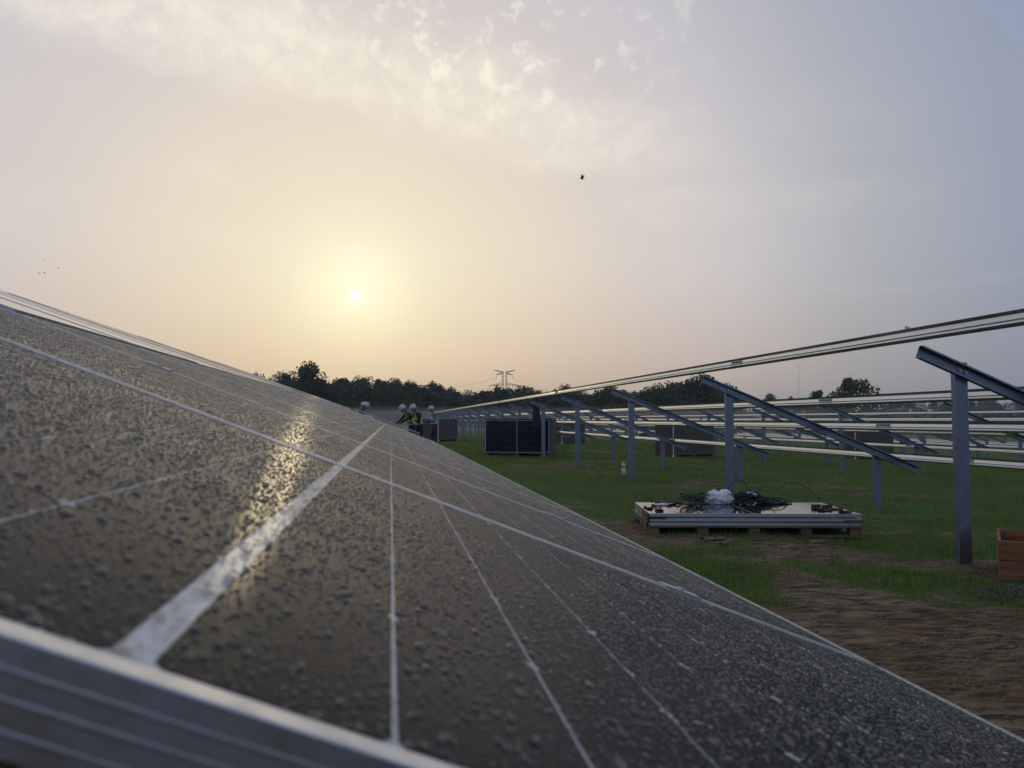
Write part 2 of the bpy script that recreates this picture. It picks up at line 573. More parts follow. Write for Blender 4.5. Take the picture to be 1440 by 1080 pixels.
setp(link('grass', blades('grass', 300000, 4.3, 60, True, 0.062, 0.0055, M_grass, dens_pow=1.6, clump=0.4)),
     'short damp green grass covering the field between the racks', 'grass', kind='stuff')
setp(link('dry_grass', blades('dry_grass', 36000, 4.6, 50, True, 0.095, 0.005, M_straw, dens_pow=1.6, clump=0.9)),
     'dry yellow blades mixed into the green grass', 'grass', kind='stuff')
setp(link('straw', blades('straw', 36000, 2.2, 16, False, 0.10, 0.0035, M_straw, True, dens_pow=1.2, clump=0.95)),
     'dead brown straw lying on the bare soil', 'straw', kind='stuff')

# ------------------------------------------------------------------ far hills, trees
def hills():
    n = 160
    vs, fs = [], []
    for i in range(n):
        a = rad(-50 + 110 * i / (n - 1))
        h = 12 + 22 * mnoise.noise(Vector((a * 3.2, 4.1, 0))) + 7 * mnoise.noise(Vector((a * 14, 1.1, 0)))
        h = max(h, 5)
        if a < rad(-5): h *= 0.7
        for r, k in ((1150, -3), (1300, 0.75 * h), (1500, h), (1900, h * 0.8), (2300, -4)):
            vs.append((r * math.sin(a), r * math.cos(a), k))
    for i in range(n - 1):
        for j in range(4):
            o = i * 5 + j
            fs.append((o, o + 5, o + 6, o + 1))
    mb = MB()
    mb.add(vs, fs)
    m = mat('distant_fields', (0.05, 0.075, 0.03), 0.95, 0, (0.09, 0.10, 0.05), 0.02)
    setp(mb.build('hills', m, smooth_=True), kind='structure')
hills()

def crown_mesh(seed, h, wdt, n, leaf, base=0.2, top=1.0, ragged=0.5):
    r = np.random.default_rng(seed)
    nb = 26
    # lumps arranged inside an egg-shaped envelope
    t = r.uniform(base, top, nb)
    prof = np.sqrt(np.clip(1 - ((t - (base + top) / 2 * 0.95) / ((top - base) / 2 * 1.12)) ** 2, 0.05, 1))
    ang = r.uniform(0, 2 * math.pi, nb)
    rr = np.sqrt(r.random(nb)) * wdt / 2 * prof * 0.85
    c = np.stack([rr * np.cos(ang), rr * np.sin(ang), t * h * 0.9], -1)
    br = r.uniform(0.12, 0.26, nb) * wdt * (0.7 + 0.5 * prof)
    k = r.integers(0, nb, n)
    d = r.normal(size=(n, 3))
    d /= np.linalg.norm(d, axis=1)[:, None]
    rad_ = br[k] * (1 - ragged * r.random(n) ** 1.6) * r.uniform(0.85, 1.12, n)
    p = c[k] + d * rad_[:, None] * np.array([1, 1, 0.8])
    s = leaf * r.uniform(0.5, 1.3, n)
    a = r.normal(size=(n, 3))
    a /= np.linalg.norm(a, axis=1)[:, None]
    b = np.cross(a, r.normal(size=(n, 3)))
    b /= np.linalg.norm(b, axis=1)[:, None]
    a, b = a * s[:, None] / 2, b * s[:, None] / 2 * 0.7
    v = np.stack([p - a, p - b * 0.9, p + a, p + b], 1).reshape(-1, 3)
    f = np.arange(n * 4).reshape(-1, 4)
    return mesh_np('crown', v, f, M_leaf)

def trunk_mesh(seed, h, wdt):
    r = random.Random(seed)
    mb = MB()
    lean = Vector((r.uniform(-.03, .03), r.uniform(-.03, .03), 0)) * h
    mb.tube([(0, 0, -0.5), (0, 0, h * 0.1), lean * 0.5 + Vector((0, 0, h * 0.4)), lean + Vector((0, 0, h * 0.8))], 0.028 * h, 7, 0.006 * h)
    for k in range(8):
        z = h * r.uniform(0.22, 0.65)
        a = r.uniform(0, 6.28)
        e = Vector((math.cos(a), math.sin(a), 0)) * wdt * r.uniform(0.2, 0.38)
        s = lean * (z / h) + Vector((0, 0, z))
        mb.tube([s, s + e * 0.5 + Vector((0, 0, h * 0.06)), s + e + Vector((0, 0, h * 0.16))], 0.010 * h, 5, 0.003 * h)
    return mb.mesh('trunk', M_bark)

# unit variants (height 10 m, width 8 m) reused for all trees
VAR = [(crown_mesh(100 + k, 10, w, 3600, 0.52, b, 1.0, rg), trunk_mesh(200 + k, 10, w))
       for k, (w, b, rg) in enumerate(((8.5, 0.12, 0.5), (7.0, 0.10, 0.6), (9.5, 0.15, 0.45), (6.0, 0.08, 0.6), (8.0, 0.2, 0.75), (9.0, 0.05, 0.5)))]

def tree(name, px, top, depth, wpx, var, label, group=None, base_drop=0.0):
    c = at_depth(px, 590, depth)
    ztop = (at_depth(px, top, depth)).z
    g = float(ground(np.array(c.x))) - base_drop
    hh = max(ztop - g, 2.0)
    wm = wpx / FPX * depth
    cr_, tk = VAR[var]
    sx = wm / (8.3 if wpx else 8)
    o = empty(name, Matrix.Translation((c.x, c.y, g)) @ Matrix.Rotation(random.uniform(0, 6.28), 4, 'Z') @ Matrix.Diagonal((sx, sx, hh / 10.0, 1)))
    setp(o, label, 'tree', group)
    link('crown', cr_, o)
    link('trunk', tk, o)
    return o

SKY = [(330, 527), (350, 522), (372, 528), (385, 526), (410, 524), (455, 528), (480, 529), (500, 531), (530, 529), (560, 530), (590, 533), (604, 534), (622, 541), (645, 545), (665, 547), (676, 549),
       (690, 541), (712, 538), (735, 541), (752, 545), (775, 543), (797, 540), (815, 548), (840, 548), (861, 534), (885, 546), (905, 545), (925, 541), (938, 545), (950, 536), (985, 530), (1015, 536), (1040, 546)]
for row, (dep, low) in enumerate(((175, 12), (205, 3), (235, 0))):
    px = 322 + row * 9
    while px < 1040:
        tp = np.interp(px, [a for a, b in SKY], [b for a, b in SKY])
        w = random.uniform(34, 56)
        tree('woodland_tree', px, tp + low + random.uniform(0, 5), dep + random.uniform(-10, 10), w, random.randrange(6),
             'dark leafy tree standing in the long wood behind the field', 'trees of the wood behind the field')
        px += random.uniform(17, 27)
# undergrowth at the foot of the wood
for k in range(34):
    px = 330 + k * 21.5
    tree('woodland_shrub', px + random.uniform(-6, 6), 566 + random.uniform(-6, 6), 163 + random.uniform(-4, 4), random.uniform(38, 55), random.randrange(6),
         'low dark shrub at the foot of the wood behind the field', 'shrubs along the edge of the wood')['category'] = 'shrub'
tree('round_tree', 434, 512, 168, 58, 0, 'round-topped tree rising above the wood left of the people')
tree('feathery_tree', 357, 521, 168, 22, 4, 'feathery tree top just above the upper edge of the modules')
tree('broad_tree', 985, 529, 160, 72, 0, 'broad dark tree behind the second rack post')
tree('rounded_tree', 926, 540, 165, 40, 5, 'rounded dark tree left of the broad tree')
tree('small_tree', 1082, 551, 230, 30, 3, 'small tree just right of the second rack post')
tree('low_bushy_tree', 1115, 556, 260, 26, 4, 'low thin bushy tree between the small tree and the paired trees')
tree('medium_tree', 1151, 545, 180, 36, 1, 'smaller of the two paired trees right of centre')
tree('large_round_tree', 1200, 530, 175, 60, 2, 'large round tree on the right, beside a smaller one')
tree('hedge_tree', 1225, 562, 170, 60, 5, 'low dark hedge tree right below the large round tree')
tree('hedge_tree', 1170, 565, 170, 70, 0, 'low dark hedge tree below the paired trees')
tree('hedge_tree', 1105, 566, 180, 80, 2, 'low dark hedge tree left of the paired trees')
for k in range(16):
    px = 1250 + k * 15
    tree('far_tree', px + random.uniform(-5, 5), random.choice((560, 563, 565, 567, 561)), random.uniform(520, 620), random.uniform(18, 34), random.randrange(6),
         'far bluish tree low on the horizon at the right', 'far trees on the right horizon')

# ------------------------------------------------------------------ haze and ground mist
def volume_box(name, lo, hi, dens, col, aniso, label):
    mb = MB()
    c = [(a + b) / 2 for a, b in zip(lo, hi)]
    mb.box(c, [b - a for a, b in zip(lo, hi)])
    m = bpy.data.materials.new(name + '_air')
    m.use_nodes = True
    t = m.node_tree
    t.nodes.remove(t.nodes['Principled BSDF'])
    v = t.nodes.new('ShaderNodeVolumePrincipled')
    v.inputs['Color'].default_value = (*col, 1)
    v.inputs['Density'].default_value = dens
    v.inputs['Anisotropy'].default_value = aniso
    t.links.new(v.outputs[0], t.nodes['Material Output'].inputs['Volume'])
    setp(mb.build(name, m), label, name, kind='stuff')
volume_box('haze', (-2700, -2700, -7), (2700, 2700, 60), 0.00032, (0.82, 0.88, 0.95), 0.3, 'thin morning haze over the whole field')
volume_box('mist', (-70, 80, -1.6), (70, 158, 2.8), 0.0055, (0.95, 0.93, 0.9), 0.3, 'low pale mist lying before the wood')

# ------------------------------------------------------------------ mounting racks
TH = math.atan(0.389)
def slope_frame(th):
    """columns: down-slope, along the row, surface normal"""
    c, s = math.cos(th), math.sin(th)
    return Matrix(((c, 0, s), (0, 1, 0), (-s, 0, c)))

RAIL_PROF = [(-0.038, 0.055), (-0.018, 0.031), (-0.020, -0.012), (-0.003, -0.014), (-0.003, -0.024), (-0.018, -0.026), (-0.017, -0.041), (-0.003, -0.050), (0.026, -0.052), (0.028, 0.020), (0.046, 0.024), (0.046, 0.030), (0.020, 0.034), (0.016, 0.055)]
POST_PROF = [(-0.062, 0), (0.062, 0), (0.062, 0.055), (0.046, 0.055), (0.046, 0.050), (0.057, 0.050), (0.057, 0.005), (-0.057, 0.005), (-0.057, 0.050), (-0.046, 0.050), (-0.046, 0.055), (-0.062, 0.055)]
# beam: C section open towards the viewer (x = along the row, z = height)
BEAM_PROF = [(0.0, -0.058), (0.0, 0.058), (-0.055, 0.058), (-0.055, 0.042), (-0.050, 0.042), (-0.050, 0.053), (-0.005, 0.053), (-0.005, -0.053), (-0.050, -0.053), (-0.050, -0.042), (-0.055, -0.042), (-0.055, -0.058)]
_rm = {}
def rail_mesh(length):
    k = round(length, 3)
    if k not in _rm:
        _rm[k] = MB().extrude(RAIL_PROF, 0, length, Matrix.Identity(4)).mesh('rail', M_rail)
    return _rm[k]

def post_mesh(h):
    mb = MB()
    n = len(POST_PROF)
    vs = [(x, y, z) for z in (-0.4, h) for x, y in POST_PROF]
    mb.add(vs, [(k, (k + 1) % n, n + (k + 1) % n, n + k) for k in range(n)] + [tuple(range(n)), tuple(range(2 * n - 1, n - 1, -1))])
    # rows of bolt holes near the head
    return mb.mesh('post', M_galv)

def beam_mesh(length):
    mb = MB()
    n = len(BEAM_PROF)
    # local x runs down the slope, y along the row, z normal
    vs = [(x, y, z) for x in (0, length) for y, z in BEAM_PROF]
    mb.add(vs, [(k, (k + 1) % n, n + (k + 1) % n, n + k) for k in range(n)] + [tuple(range(n)), tuple(range(2 * n - 1, n - 1, -1))])
    return mb.mesh('beam', M_galv)

def bolt_mesh():
    mb = MB()
    mb.tube([(0, 0, 0), (0, -0.012, 0)], 0.013, 6)
    mb.tube([(0, -0.012, 0), (0, -0.022, 0)], 0.007, 6)
    return mb.mesh('bolt', M_rail)
BOLT = bolt_mesh()

def splice_mesh():
    mb = MB()
    mb.box((-0.022, 0.0, 0.002), (0.004, 0.30, 0.062))
    for y in (-0.11, -0.055, 0.0, 0.055, 0.11):
        mb.tube([(-0.024, y, 0.012), (-0.036, y, 0.012)], 0.012, 6)
    return mb.mesh('splice_plate', M_galv)
SPLICE = splice_mesh()
CLIP = MB().box((0, 0, 0.012), (0.03, 0.035, 0.03)).box((0.0, 0.0, 0.034), (0.05, 0.02, 0.016)).mesh('cable_clip', M_white)

def rack(label, rails, th, post_xs, beam_x, ys, y0, y1, seg, seg0, splices=True, bolts=True, clips=0, beam_len=3.85):
    """rails: list of (x, z) rail centres; th: tilt; ys: frame positions along the row."""
    R = slope_frame(th)
    F = R.to_4x4()
    D, N = R.col[0], R.col[2]
    x0, z0 = rails[0]
    root = empty('mounting_rack', Matrix.Translation((post_xs[0], ys[0], float(ground(np.array(post_xs[0]))))))
    inv = root.matrix_world.inverted()
    setp(root, label, 'solar rack', 'empty racks in the field' if 'bare' in label else None)
    # beam line lies under the rails: top of beam 0.055 below rail centre
    def line(x):
        return z0 - math.tan(th) * (x - x0)
    off = 0.053 + 0.059
    bme = beam_mesh(beam_len)
    pm = {}
    for y in ys:
        for px in post_xs:
            zt = line(px) - off / math.cos(th) + (0.085 if px == post_xs[0] else 0.03)
            g = float(ground(np.array(px)))
            key = round(zt - g, 3)
            if key not in pm:
                pm[key] = post_mesh(zt - g)
            link('post', pm[key], root, inv @ Matrix.Translation((px, y, g)))
            if bolts and y < 32:
                for q in (-0.03, 0.03):
                    link('bolt', BOLT, root, inv @ Matrix.Translation((px + q, y - 0.012, line(px + q) - off / math.cos(th))))
        p = Vector((beam_x, y - 0.006, line(beam_x) - off / math.cos(th)))
        link('beam', bme, root, inv @ Matrix.Translation(p) @ F)
    for ri, (rx, rz) in enumerate(rails):
        y = y0
        nxt = seg0
        while y < y1 - 0.01:
            e = min(nxt, y1)
            link('rail', rail_mesh(e - y - 0.006), root, inv @ Matrix.Translation((rx, y, rz)) @ F)
            if splices and e < min(y1 - 0.1, 45):
                link('splice_plate', SPLICE, root, inv @ Matrix.Translation((rx, e, rz)) @ F)
            y = e
            nxt = e + seg
        if clips:
            for _ in range(clips):
                yy = random.uniform(y0 + 2, min(y1, 45))
                link('cable_clip', CLIP, root, inv @ Matrix.Translation((rx, yy, rz)) @ F @ Matrix.Translation((0.0, 0, 0.055)))
    return root

T1 = math.atan(0.394)
R1 = [(4.60, 1.3 + 0.750), (5.88, 1.3 + 0.246), (6.74, 1.3 - 0.093), (8.00, 1.3 - 0.590)]
RL = ['bare steel mounting rack nearest the camera on the right', 'bare steel rack in the second row from the right-hand posts',
      'bare steel rack in the third row beyond the open field', 'bare steel rack in the fourth row', 'bare steel rack in the fifth row', 'farthest bare steel rack, in the sixth row']
for k in range(6):
    dx, dz = 8.13 * k, -0.244 * k
    n = 18
    ph = 6.12 + (20.7 - 6.12 - 4.75 * 3) * (1 if k == 1 else 0) + (1.3 * k if k > 1 else 0)
    first = -1 if k == 0 else 0
    ys = [ph + 4.75 * i for i in range(first, n)]
    rack(RL[k], [(x + dx, z + dz) for x, z in R1], T1, (5.10 + dx, 7.55 + dx), 4.66 + dx, ys, ys[0] - 1.6, ys[-1] + 1.6,
         11.2, 9.55 + 0.9 * k, splices=k < 2, bolts=k == 0, clips=(3, 4, 3, 0, 0, 0)[k])

# rack that carries the camera-side modules
XM = -0.0892                                      # mid-line of the lower module row
def zA(x):
    return 1.3 - 0.1178 - 0.389 * x
ML, MW, GAP = 2.278, 1.134, 0.020
TU = rad(19.6)                                   # upper row sits a little flatter
xb = XM - (ML / 2 + 0.012) * math.cos(TH)
zb = zA(xb) + 0.008
RA = []
for s in (0.69, -0.69):
    xr = XM - s * math.cos(TH)
    RA.append((xr - 0.092 * math.sin(TH), zA(xr) - 0.092 * math.cos(TH)))
xu = xb - (ML / 2) * math.cos(TU)
zu = zb + (ML / 2) * math.sin(TU)
RU = []
for s in (0.69, -0.69):
    xr, zr = xu - s * math.cos(TU), zu + s * math.sin(TU)
    RU.append((xr - 0.092 * math.sin(TU), zr - 0.092 * math.cos(TU)))
RAILS_A = [RU[0], RU[1], RA[0], RA[1]]
thA = math.atan((RAILS_A[0][1] - RAILS_A[3][1]) / (RAILS_A[3][0] - RAILS_A[0][0]))
rack('steel rack under the dewy modules beside the camera', RAILS_A, thA, (RAILS_A[0][0] + 0.55, RAILS_A[3][0] - 0.5), RAILS_A[0][0] - 0.1,
     [1.25 + 4.75 * i for i in range(7)], 0.20, 31.0, 11.2, 8.0, splices=False, bolts=False)

# ------------------------------------------------------------------ solar modules
LIP = 0.011
def frame_mesh():
    # profile: (outward offset, height), closed loop
    prof = [(-LIP, 0.0016), (-0.0006, 0.0016), (0, 0.001), (0, -0.0075), (0.00014, -0.0082), (0.00014, -0.0094), (0, -0.0101), (0, -0.0165), (0.00014, -0.0172), (0.00014, -0.0184), (0, -0.0191),
            (0, -0.0262), (0.00014, -0.0269), (0.00014, -0.0281), (0, -0.0288), (0, -0.035), (-0.028, -0.035), (-0.028, -0.0335), (-0.002, -0.0335), (-0.002, -0.004), (-LIP, -0.004)]
    n = len(prof)
    vs, fs = [], []
    for sx, sy in ((-1, -1), (1, -1), (1, 1), (-1, 1)):
        for u, z in prof:
            vs.append((sx * (MW / 2 + u), sy * (ML / 2 + u), z))
    for c in range(4):
        d = (c + 1) % 4
        for k in range(n):
            fs.append((c * n + k, d * n + k, d * n + (k + 1) % n, c * n + (k + 1) % n))
    return MB().add(vs, fs).mesh('frame', M_alu)
FRAME = frame_mesh()
def sheet_mesh(m):
    w, l = MW / 2 - 0.003, ML / 2 - 0.003
    return MB().box((0, 0, -0.0022), (2 * w, 2 * l, 0.0032)).mesh('backsheet', m)
BACK_WET, BACK_DRY = sheet_mesh(M_back_wet), sheet_mesh(M_back_dry)
CW, CH, CG = 0.1809, 0.0896, 0.0026
def cell_poly(cx, cyy, ch=0.0055, grow=0.0):
    a, b = CW / 2 + grow, CH / 2 + grow
    return [(cx - a + ch, cyy - b), (cx + a - ch, cyy - b), (cx + a, cyy - b + ch * 0.8), (cx + a, cyy + b - ch * 0.8), (cx + a - ch, cyy + b), (cx - a + ch, cyy + b), (cx - a, cyy + b - ch * 0.8), (cx - a, cyy - b + ch * 0.8)]
CELLS = []
for i in range(6):
    for j in range(24):
        cx = (i - 2.5) * (CW + CG)
        cyy = (0.0064 + (j - 12 + 0.5) * (CH + CG)) if j >= 12 else (-0.0064 - (11 - j + 0.5) * (CH + CG))
        CELLS.append((cx, cyy))
def one_cell(m, grow=0.0):
    p = cell_poly(0, 0, 0.0048, grow)
    vs = [(x, y, 0.0) for x, y in p] + [(x, y, -0.0004) for x, y in p]
    return MB().add(vs, [tuple(range(8))] + [(k, 8 + k, 8 + (k + 1) % 8, (k + 1) % 8) for k in range(8)]).mesh('cell', m)
CELL1 = one_cell(M_cell_wet)
CELL1D = one_cell(M_cell_dry, 0.0008)
def grid_mesh(m, grow=0.0):
    mb = MB()
    for cx, cyy in CELLS:
        mb.add([(x, y, 0.0) for x, y in cell_poly(cx, cyy, 0.0048, grow)], [tuple(range(8))])
    return mb.mesh('cell_grid', m, fixn=False)
GRID_WET, GRID_DRY = grid_mesh(M_cell_wet), grid_mesh(M_cell_dry, 0.0007)

def dew_mesh():
    """Water drops beading on half a module: low domes of many sizes."""
    w, l, st = MW - 2 * LIP - 0.004, ML / 2 - LIP - 0.002, 0.0044
    nx_, ny_ = int(w / st), int(l / st)
    gx_, gy_ = np.meshgrid(np.arange(nx_), np.arange(ny_))
    n = nx_ * ny_
    x = (gx_.ravel() + 0.5 + RNG.uniform(-0.5, 0.5, n)) * st - w / 2
    y = (gy_.ravel() + 0.5 + RNG.uniform(-0.5, 0.5, n)) * st
    dens = fbm(x * 9 + 40, y * 9 + 40, 61)
    keep = RNG.random(n) < (0.42 + 0.6 * dens)
    x, y = x[keep], y[keep]
    n = len(x)
    r = np.exp(RNG.normal(math.log(0.00092), 0.38, n))
    r = np.where(RNG.random(n) < 0.12, r * 1.9, r)
    r = np.clip(r, 0.0004, 0.0034)
    h = r * RNG.uniform(0.42, 0.68, n)
    k = 6
    a = np.arange(k) * 2 * math.pi / k
    ph = RNG.uniform(0, 6.28, n)
    el_ = RNG.uniform(0.8, 1.3, n)
    v = np.zeros((n, 2 * k + 1, 3))
    for j in range(k):
        wob = RNG.uniform(0.85, 1.15, n)
        c_, s_ = np.cos(a[j] + ph), np.sin(a[j] + ph)
        v[:, j] = np.stack([x + r * c_ * wob * el_, y + r * s_ * wob, np.zeros(n)], -1)
        v[:, k + j] = np.stack([x + r * 0.68 * c_ * wob * el_, y + r * 0.68 * s_ * wob, h * 0.70], -1)
    v[:, 2 * k] = np.stack([x, y, h], -1)
    i = np.arange(n)[:, None] * (2 * k + 1)
    f = []
    for j in range(k):
        q = (j + 1) % k
        f += [i + [j, q, k + q], i + [j, k + q, k + j], i + [k + j, k + q, 2 * k]]
    return mesh_np('dew', v.reshape(-1, 3), np.concatenate(f, 1).reshape(-1, 3), M_water, True)
DEW = dew_mesh()

def clamp_mesh():
    mb = MB()
    mb.box((0, 0, 0.0036), (0.042, 0.075, 0.0036))
    mb.box((0, 0, -0.012), (0.016, 0.075, 0.026))
    mb.tube([(0, 0, 0.0055), (0, 0, 0.0095)], 0.0075, 8)
    return mb.mesh('clamp', M_alu)
CLAMP = clamp_mesh()

def module(M, label, group=None, wet=True, single=False, dew=True, clamps=True, name='solar_module'):
    o = empty(name, M)
    setp(o, label, 'solar module', group)
    link('frame', FRAME, o)
    link('backsheet', BACK_WET if wet else BACK_DRY, o)
    if single:
        for cx, cyy in CELLS:
            link('cell', CELL1 if wet else CELL1D, o, Matrix.Translation((cx, cyy, 0)))
    else:
        setp(link('cell_grid', GRID_WET if wet else GRID_DRY, o), kind='stuff')
    if dew:
        for s in (0, math.pi):
            setp(link('dew', DEW, o, Matrix.Rotation(s, 4, 'Z') @ Matrix.Translation((0, 0.0, 0.0003))), kind='stuff')
    if clamps:
        for s in (-0.69, 0.69):
            link('clamp', CLAMP, o, Matrix.Translation((MW / 2 + GAP / 2, s, 0)))
    return o

def row_frame(th, x, y, z):
    c, s = math.cos(th), math.sin(th)
    return Matrix(((0, -c, s, x), (1, 0, 0, y), (0, s, c, z), (0, 0, 0, 1)))

ORD = ['first', 'second', 'third', 'fourth', 'fifth', 'sixth', 'seventh', 'eighth', 'ninth', 'tenth', 'eleventh', 'twelfth', 'thirteenth', 'fourteenth', 'fifteenth']
Y0 = 0.269 + MW / 2
GL = 'modules mounted on the camera-side rack'
for k in range(15):
    lab = ('dew-covered solar module nearest the camera, its frame edge at bottom left' if k == 0 else
           'dew-covered lower-row solar module, ' + ORD[k] + ' from the camera')
    jit = Matrix.Translation((0, 0, random.uniform(-0.0015, 0.0015))) if k > 1 else Matrix.Identity(4)
    module(row_frame(TH, XM, Y0 + k * (MW + GAP), zA(XM)) @ jit @ (Matrix.Rotation(math.pi, 4, 'Z') if False else Matrix.Identity(4)), lab, GL, True, k < 2, True)
for k in range(2, 17):
    jit = Matrix.Translation((0, 0, random.uniform(-0.003, 0.003)))
    module(row_frame(TU, xu, Y0 + k * (MW + GAP), zu) @ jit, 'shiny upper-row solar module reflecting pale sky, ' + ORD[k - 2] + ' from the camera', GL, False, False, False, False)
# module being set down by the workers farther along the rack
module(row_frame(TH - rad(0.4), XM, 26.2, zA(XM) + 0.035), 'solar module being set on the rack by the workers', None, False, False, False, False)

# ------------------------------------------------------------------ module stack on a pallet
PL, PR = at_ground(909, 750), at_ground(1216, 760)
ax = (PR - PL)
ax.z = 0
ax.normalize()
bk = Vector((-ax.y, ax.x, 0))                      # away from the camera
cen = (PL + PR) / 2 + bk * (MW / 2)
gz = float(ground(np.array(cen.x))) + 0.0
STK = Matrix(((ax.x, bk.x, 0, cen.x), (ax.y, bk.y, 0, cen.y), (0, 0, 1, gz), (0, 0, 0, 1)))

def pallet(M, label):
    root = empty('wooden_pallet', M)
    setp(root, label, 'pallet')
    for j, y in enumerate((-0.50, 0.0, 0.50)):
        MB().box((0, y, 0.008), (2.30, 0.10, 0.016)).build('base_board', M_wood, root)
        for x in (-1.09, -0.56, 0.0, 0.56, 1.09):
            MB().box((x, y, 0.050), (0.12, 0.10, 0.066)).build('block', M_wood, root, bevel=0.003)
    for x in (-1.09, -0.56, 0.0, 0.56, 1.09):
        MB().box((x, 0, 0.0915), (0.12, 1.10, 0.016)).build('deck_board', M_wood, root)
    for y in (-0.52, -0.26, 0.0, 0.26, 0.52):
        MB().box((0, y, 0.1085), (2.28, 0.09, 0.016)).build('top_board', M_wood, root)
    return root
pallet(STK, 'wooden pallet under the stack of three modules on the grass')
POSL = ['bottom module of the flat stack on the pallet', 'middle module of the flat stack on the pallet', 'top module of the flat stack, under bag and cable coils']
HT = 0.119
for k in range(3):
    j = Matrix.Translation((random.uniform(-.006, .006), random.uniform(-.006, .006), HT + 0.0355 + 0.0475 * k))
    module(STK @ j @ Matrix.Rotation(math.pi / 2, 4, 'Z'), POSL[k], 'modules stacked flat on the pallet', False, False, False, False)
for k in range(2):
    for x in (-1.08, 1.08):
        for y in (-0.5, 0.5):
            o = MB().box((x, y, HT + 0.0415 + 0.0475 * k), (0.06, 0.06, 0.0105)).build('spacer_block', M_black, None, STK)
            setp(o, 'small black spacer between the ' + ('lower' if k == 0 else 'upper') + ' modules at the ' + ('back ' if y > 0 else 'front ') + ('left' if x < 0 else 'right') + ' corner of the stack', 'spacer', 'spacers between stacked modules')
TOP = HT + 0.0355 + 0.0475 * 2 + 0.002
def on_stack(x, y, dz=0.0, rz=0.0):
    return STK @ Matrix.Translation((x, y, TOP + dz)) @ Matrix.Rotation(rz, 4, 'Z')

# cardboard straps on the stack's corners
def thing_mesh(name, mb, m, M, label, cat, group=None, **kw):
    o = mb.build(name, m, None, M, **kw)
    return setp(o, label, cat, group)

thing_mesh('cardboard_strap', MB().box((-1.05, -0.575, TOP - 0.045), (0.19, 0.006, 0.030)).box((-1.147, -0.40, TOP - 0.045), (0.006, 0.36, 0.030)), M_rust, STK, 'brown cardboard strap wrapped round the left corner of the stack', 'strap')
thing_mesh('cardboard_strap', MB().box((1.06, -0.575, TOP - 0.082), (0.20, 0.006, 0.030)).box((1.147, -0.40, TOP - 0.082), (0.006, 0.36, 0.030)), M_carddark, STK, 'brown cardboard strap wrapped round the right corner of the stack', 'strap')

def ragged(w, l, h, seed):
    """crumpled corner protector: a bent angle piece with torn edges"""
    r = random.Random(seed)
    mb = MB()
    nx_ = 5
    pts = []
    for i in range(nx_ + 1):
        for j in range(4):
            x = (i / nx_ - .5) * w + r.uniform(-.08, .08) * w
            y = (j / 3 - .5) * l + r.uniform(-.1, .1) * l
            z = 0.004 + h * (0.25 + 0.75 * abs(math.sin(i * 1.3 + j * 0.9 + seed))) * (1 if 0 < j < 3 else 0.4)
            pts.append((x, y, z))
    n = len(pts)
    vs = pts + [(x, y, z - 0.006 if z > 0.012 else 0.001) for x, y, z in pts]
    fs = []
    for i in range(nx_):
        for j in range(3):
            a = i * 4 + j
            fs += [(a, a + 4, a + 5, a + 1), (n + a, n + a + 1, n + a + 5, n + a + 4)]
    for i in range(nx_):
        for j in (0, 3):
            a, b = i * 4 + j, (i + 1) * 4 + j
            fs.append((a, b, n + b, n + a))
    for j in range(3):
        for i in (0, nx_):
            a, b = i * 4 + j, i * 4 + j + 1
            fs.append((a, b, n + b, n + a))
    return mb.add(vs, fs)
def angle_piece(w, l, h, seed):
    """folded cardboard corner: flat plate with an upturned flange and a torn tab"""
    r = random.Random(seed)
    mb = MB()
    t = 0.008
    mb.box((0, 0, t / 2 + 0.001), (w, l, t), Matrix.Rotation(r.uniform(-.04, .04), 3, 'X'))
    mb.box((0, l / 2 - t / 2, h / 2 + 0.004), (w * 0.96, t, h))
    mb.box((-w / 2 + t / 2, 0.0, h * 0.35 + 0.004), (t, l * 0.9, h * 0.7))
    mb.box((w * 0.55, -l * 0.2, 0.012), (w * 0.35, l * 0.3, t), Matrix.Rotation(r.uniform(-.5, .1), 3, 'Y'))
    return mb
prot = [(0.87, -0.06, 0.11, 0.13, 0.035, 'dark brown corner protector at the back left of the right-hand group on the stack'),
        (1.00, -0.12, 0.15, 0.16, 0.035, 'largest square brown corner protector at the right end of the stack'),
        (0.86, -0.28, 0.13, 0.09, 0.018, 'flat torn brown protector in front of the right-hand group on the stack'),
        (1.03, -0.42, 0.16, 0.10, 0.030, 'brown corner protector nearest the right front corner of the stack'),
        (-1.07, -0.10, 0.11, 0.10, 0.022, 'brown corner protector at the left end of the stack, farther back'),
        (-0.98, -0.27, 0.17, 0.08, 0.022, 'pointed brown corner protector at the left front of the stack')]
for i, (x, y, w, l, h, lb) in enumerate(prot):
    thing_mesh('corner_protector', angle_piece(w, l, h, i * 3 + 1), M_rust, on_stack(x, y, 0, 0.3 * i), lb, 'packing scrap', 'packing scraps on the stack')
thing_mesh('torn_cardboard', ragged(0.32, 0.18, 0.05, 41), M_rust, on_stack(-0.78, 0.42, 0, 0.2), 'heap of torn brown cardboard at the left back of the stack', 'packing scrap')
thing_mesh('torn_paper', ragged(0.14, 0.07, 0.012, 43), M_white, on_stack(-0.86, 0.28, 0, 0.1), 'torn white paper beside the brown cardboard on the stack', 'packing scrap')
thing_mesh('cardboard_sheet', ragged(0.34, 0.16, 0.015, 47), M_wood, on_stack(-0.46, 0.46, 0, -0.05), 'flat tan cardboard sheet left of the white bag', 'packing scrap')
thing_mesh('cardboard_flap', MB().box((-1.15, -0.34, TOP - 0.05), (0.010, 0.40, 0.10)).box((-1.156, -0.36, TOP - 0.17), (0.01, 0.26, 0.15)).box((-1.20, -0.47, 0.03), (0.12, 0.10, 0.012)), M_wood, STK, 'tan cardboard flap hanging from the left end of the stack', 'packing scrap', bevel=0.002)

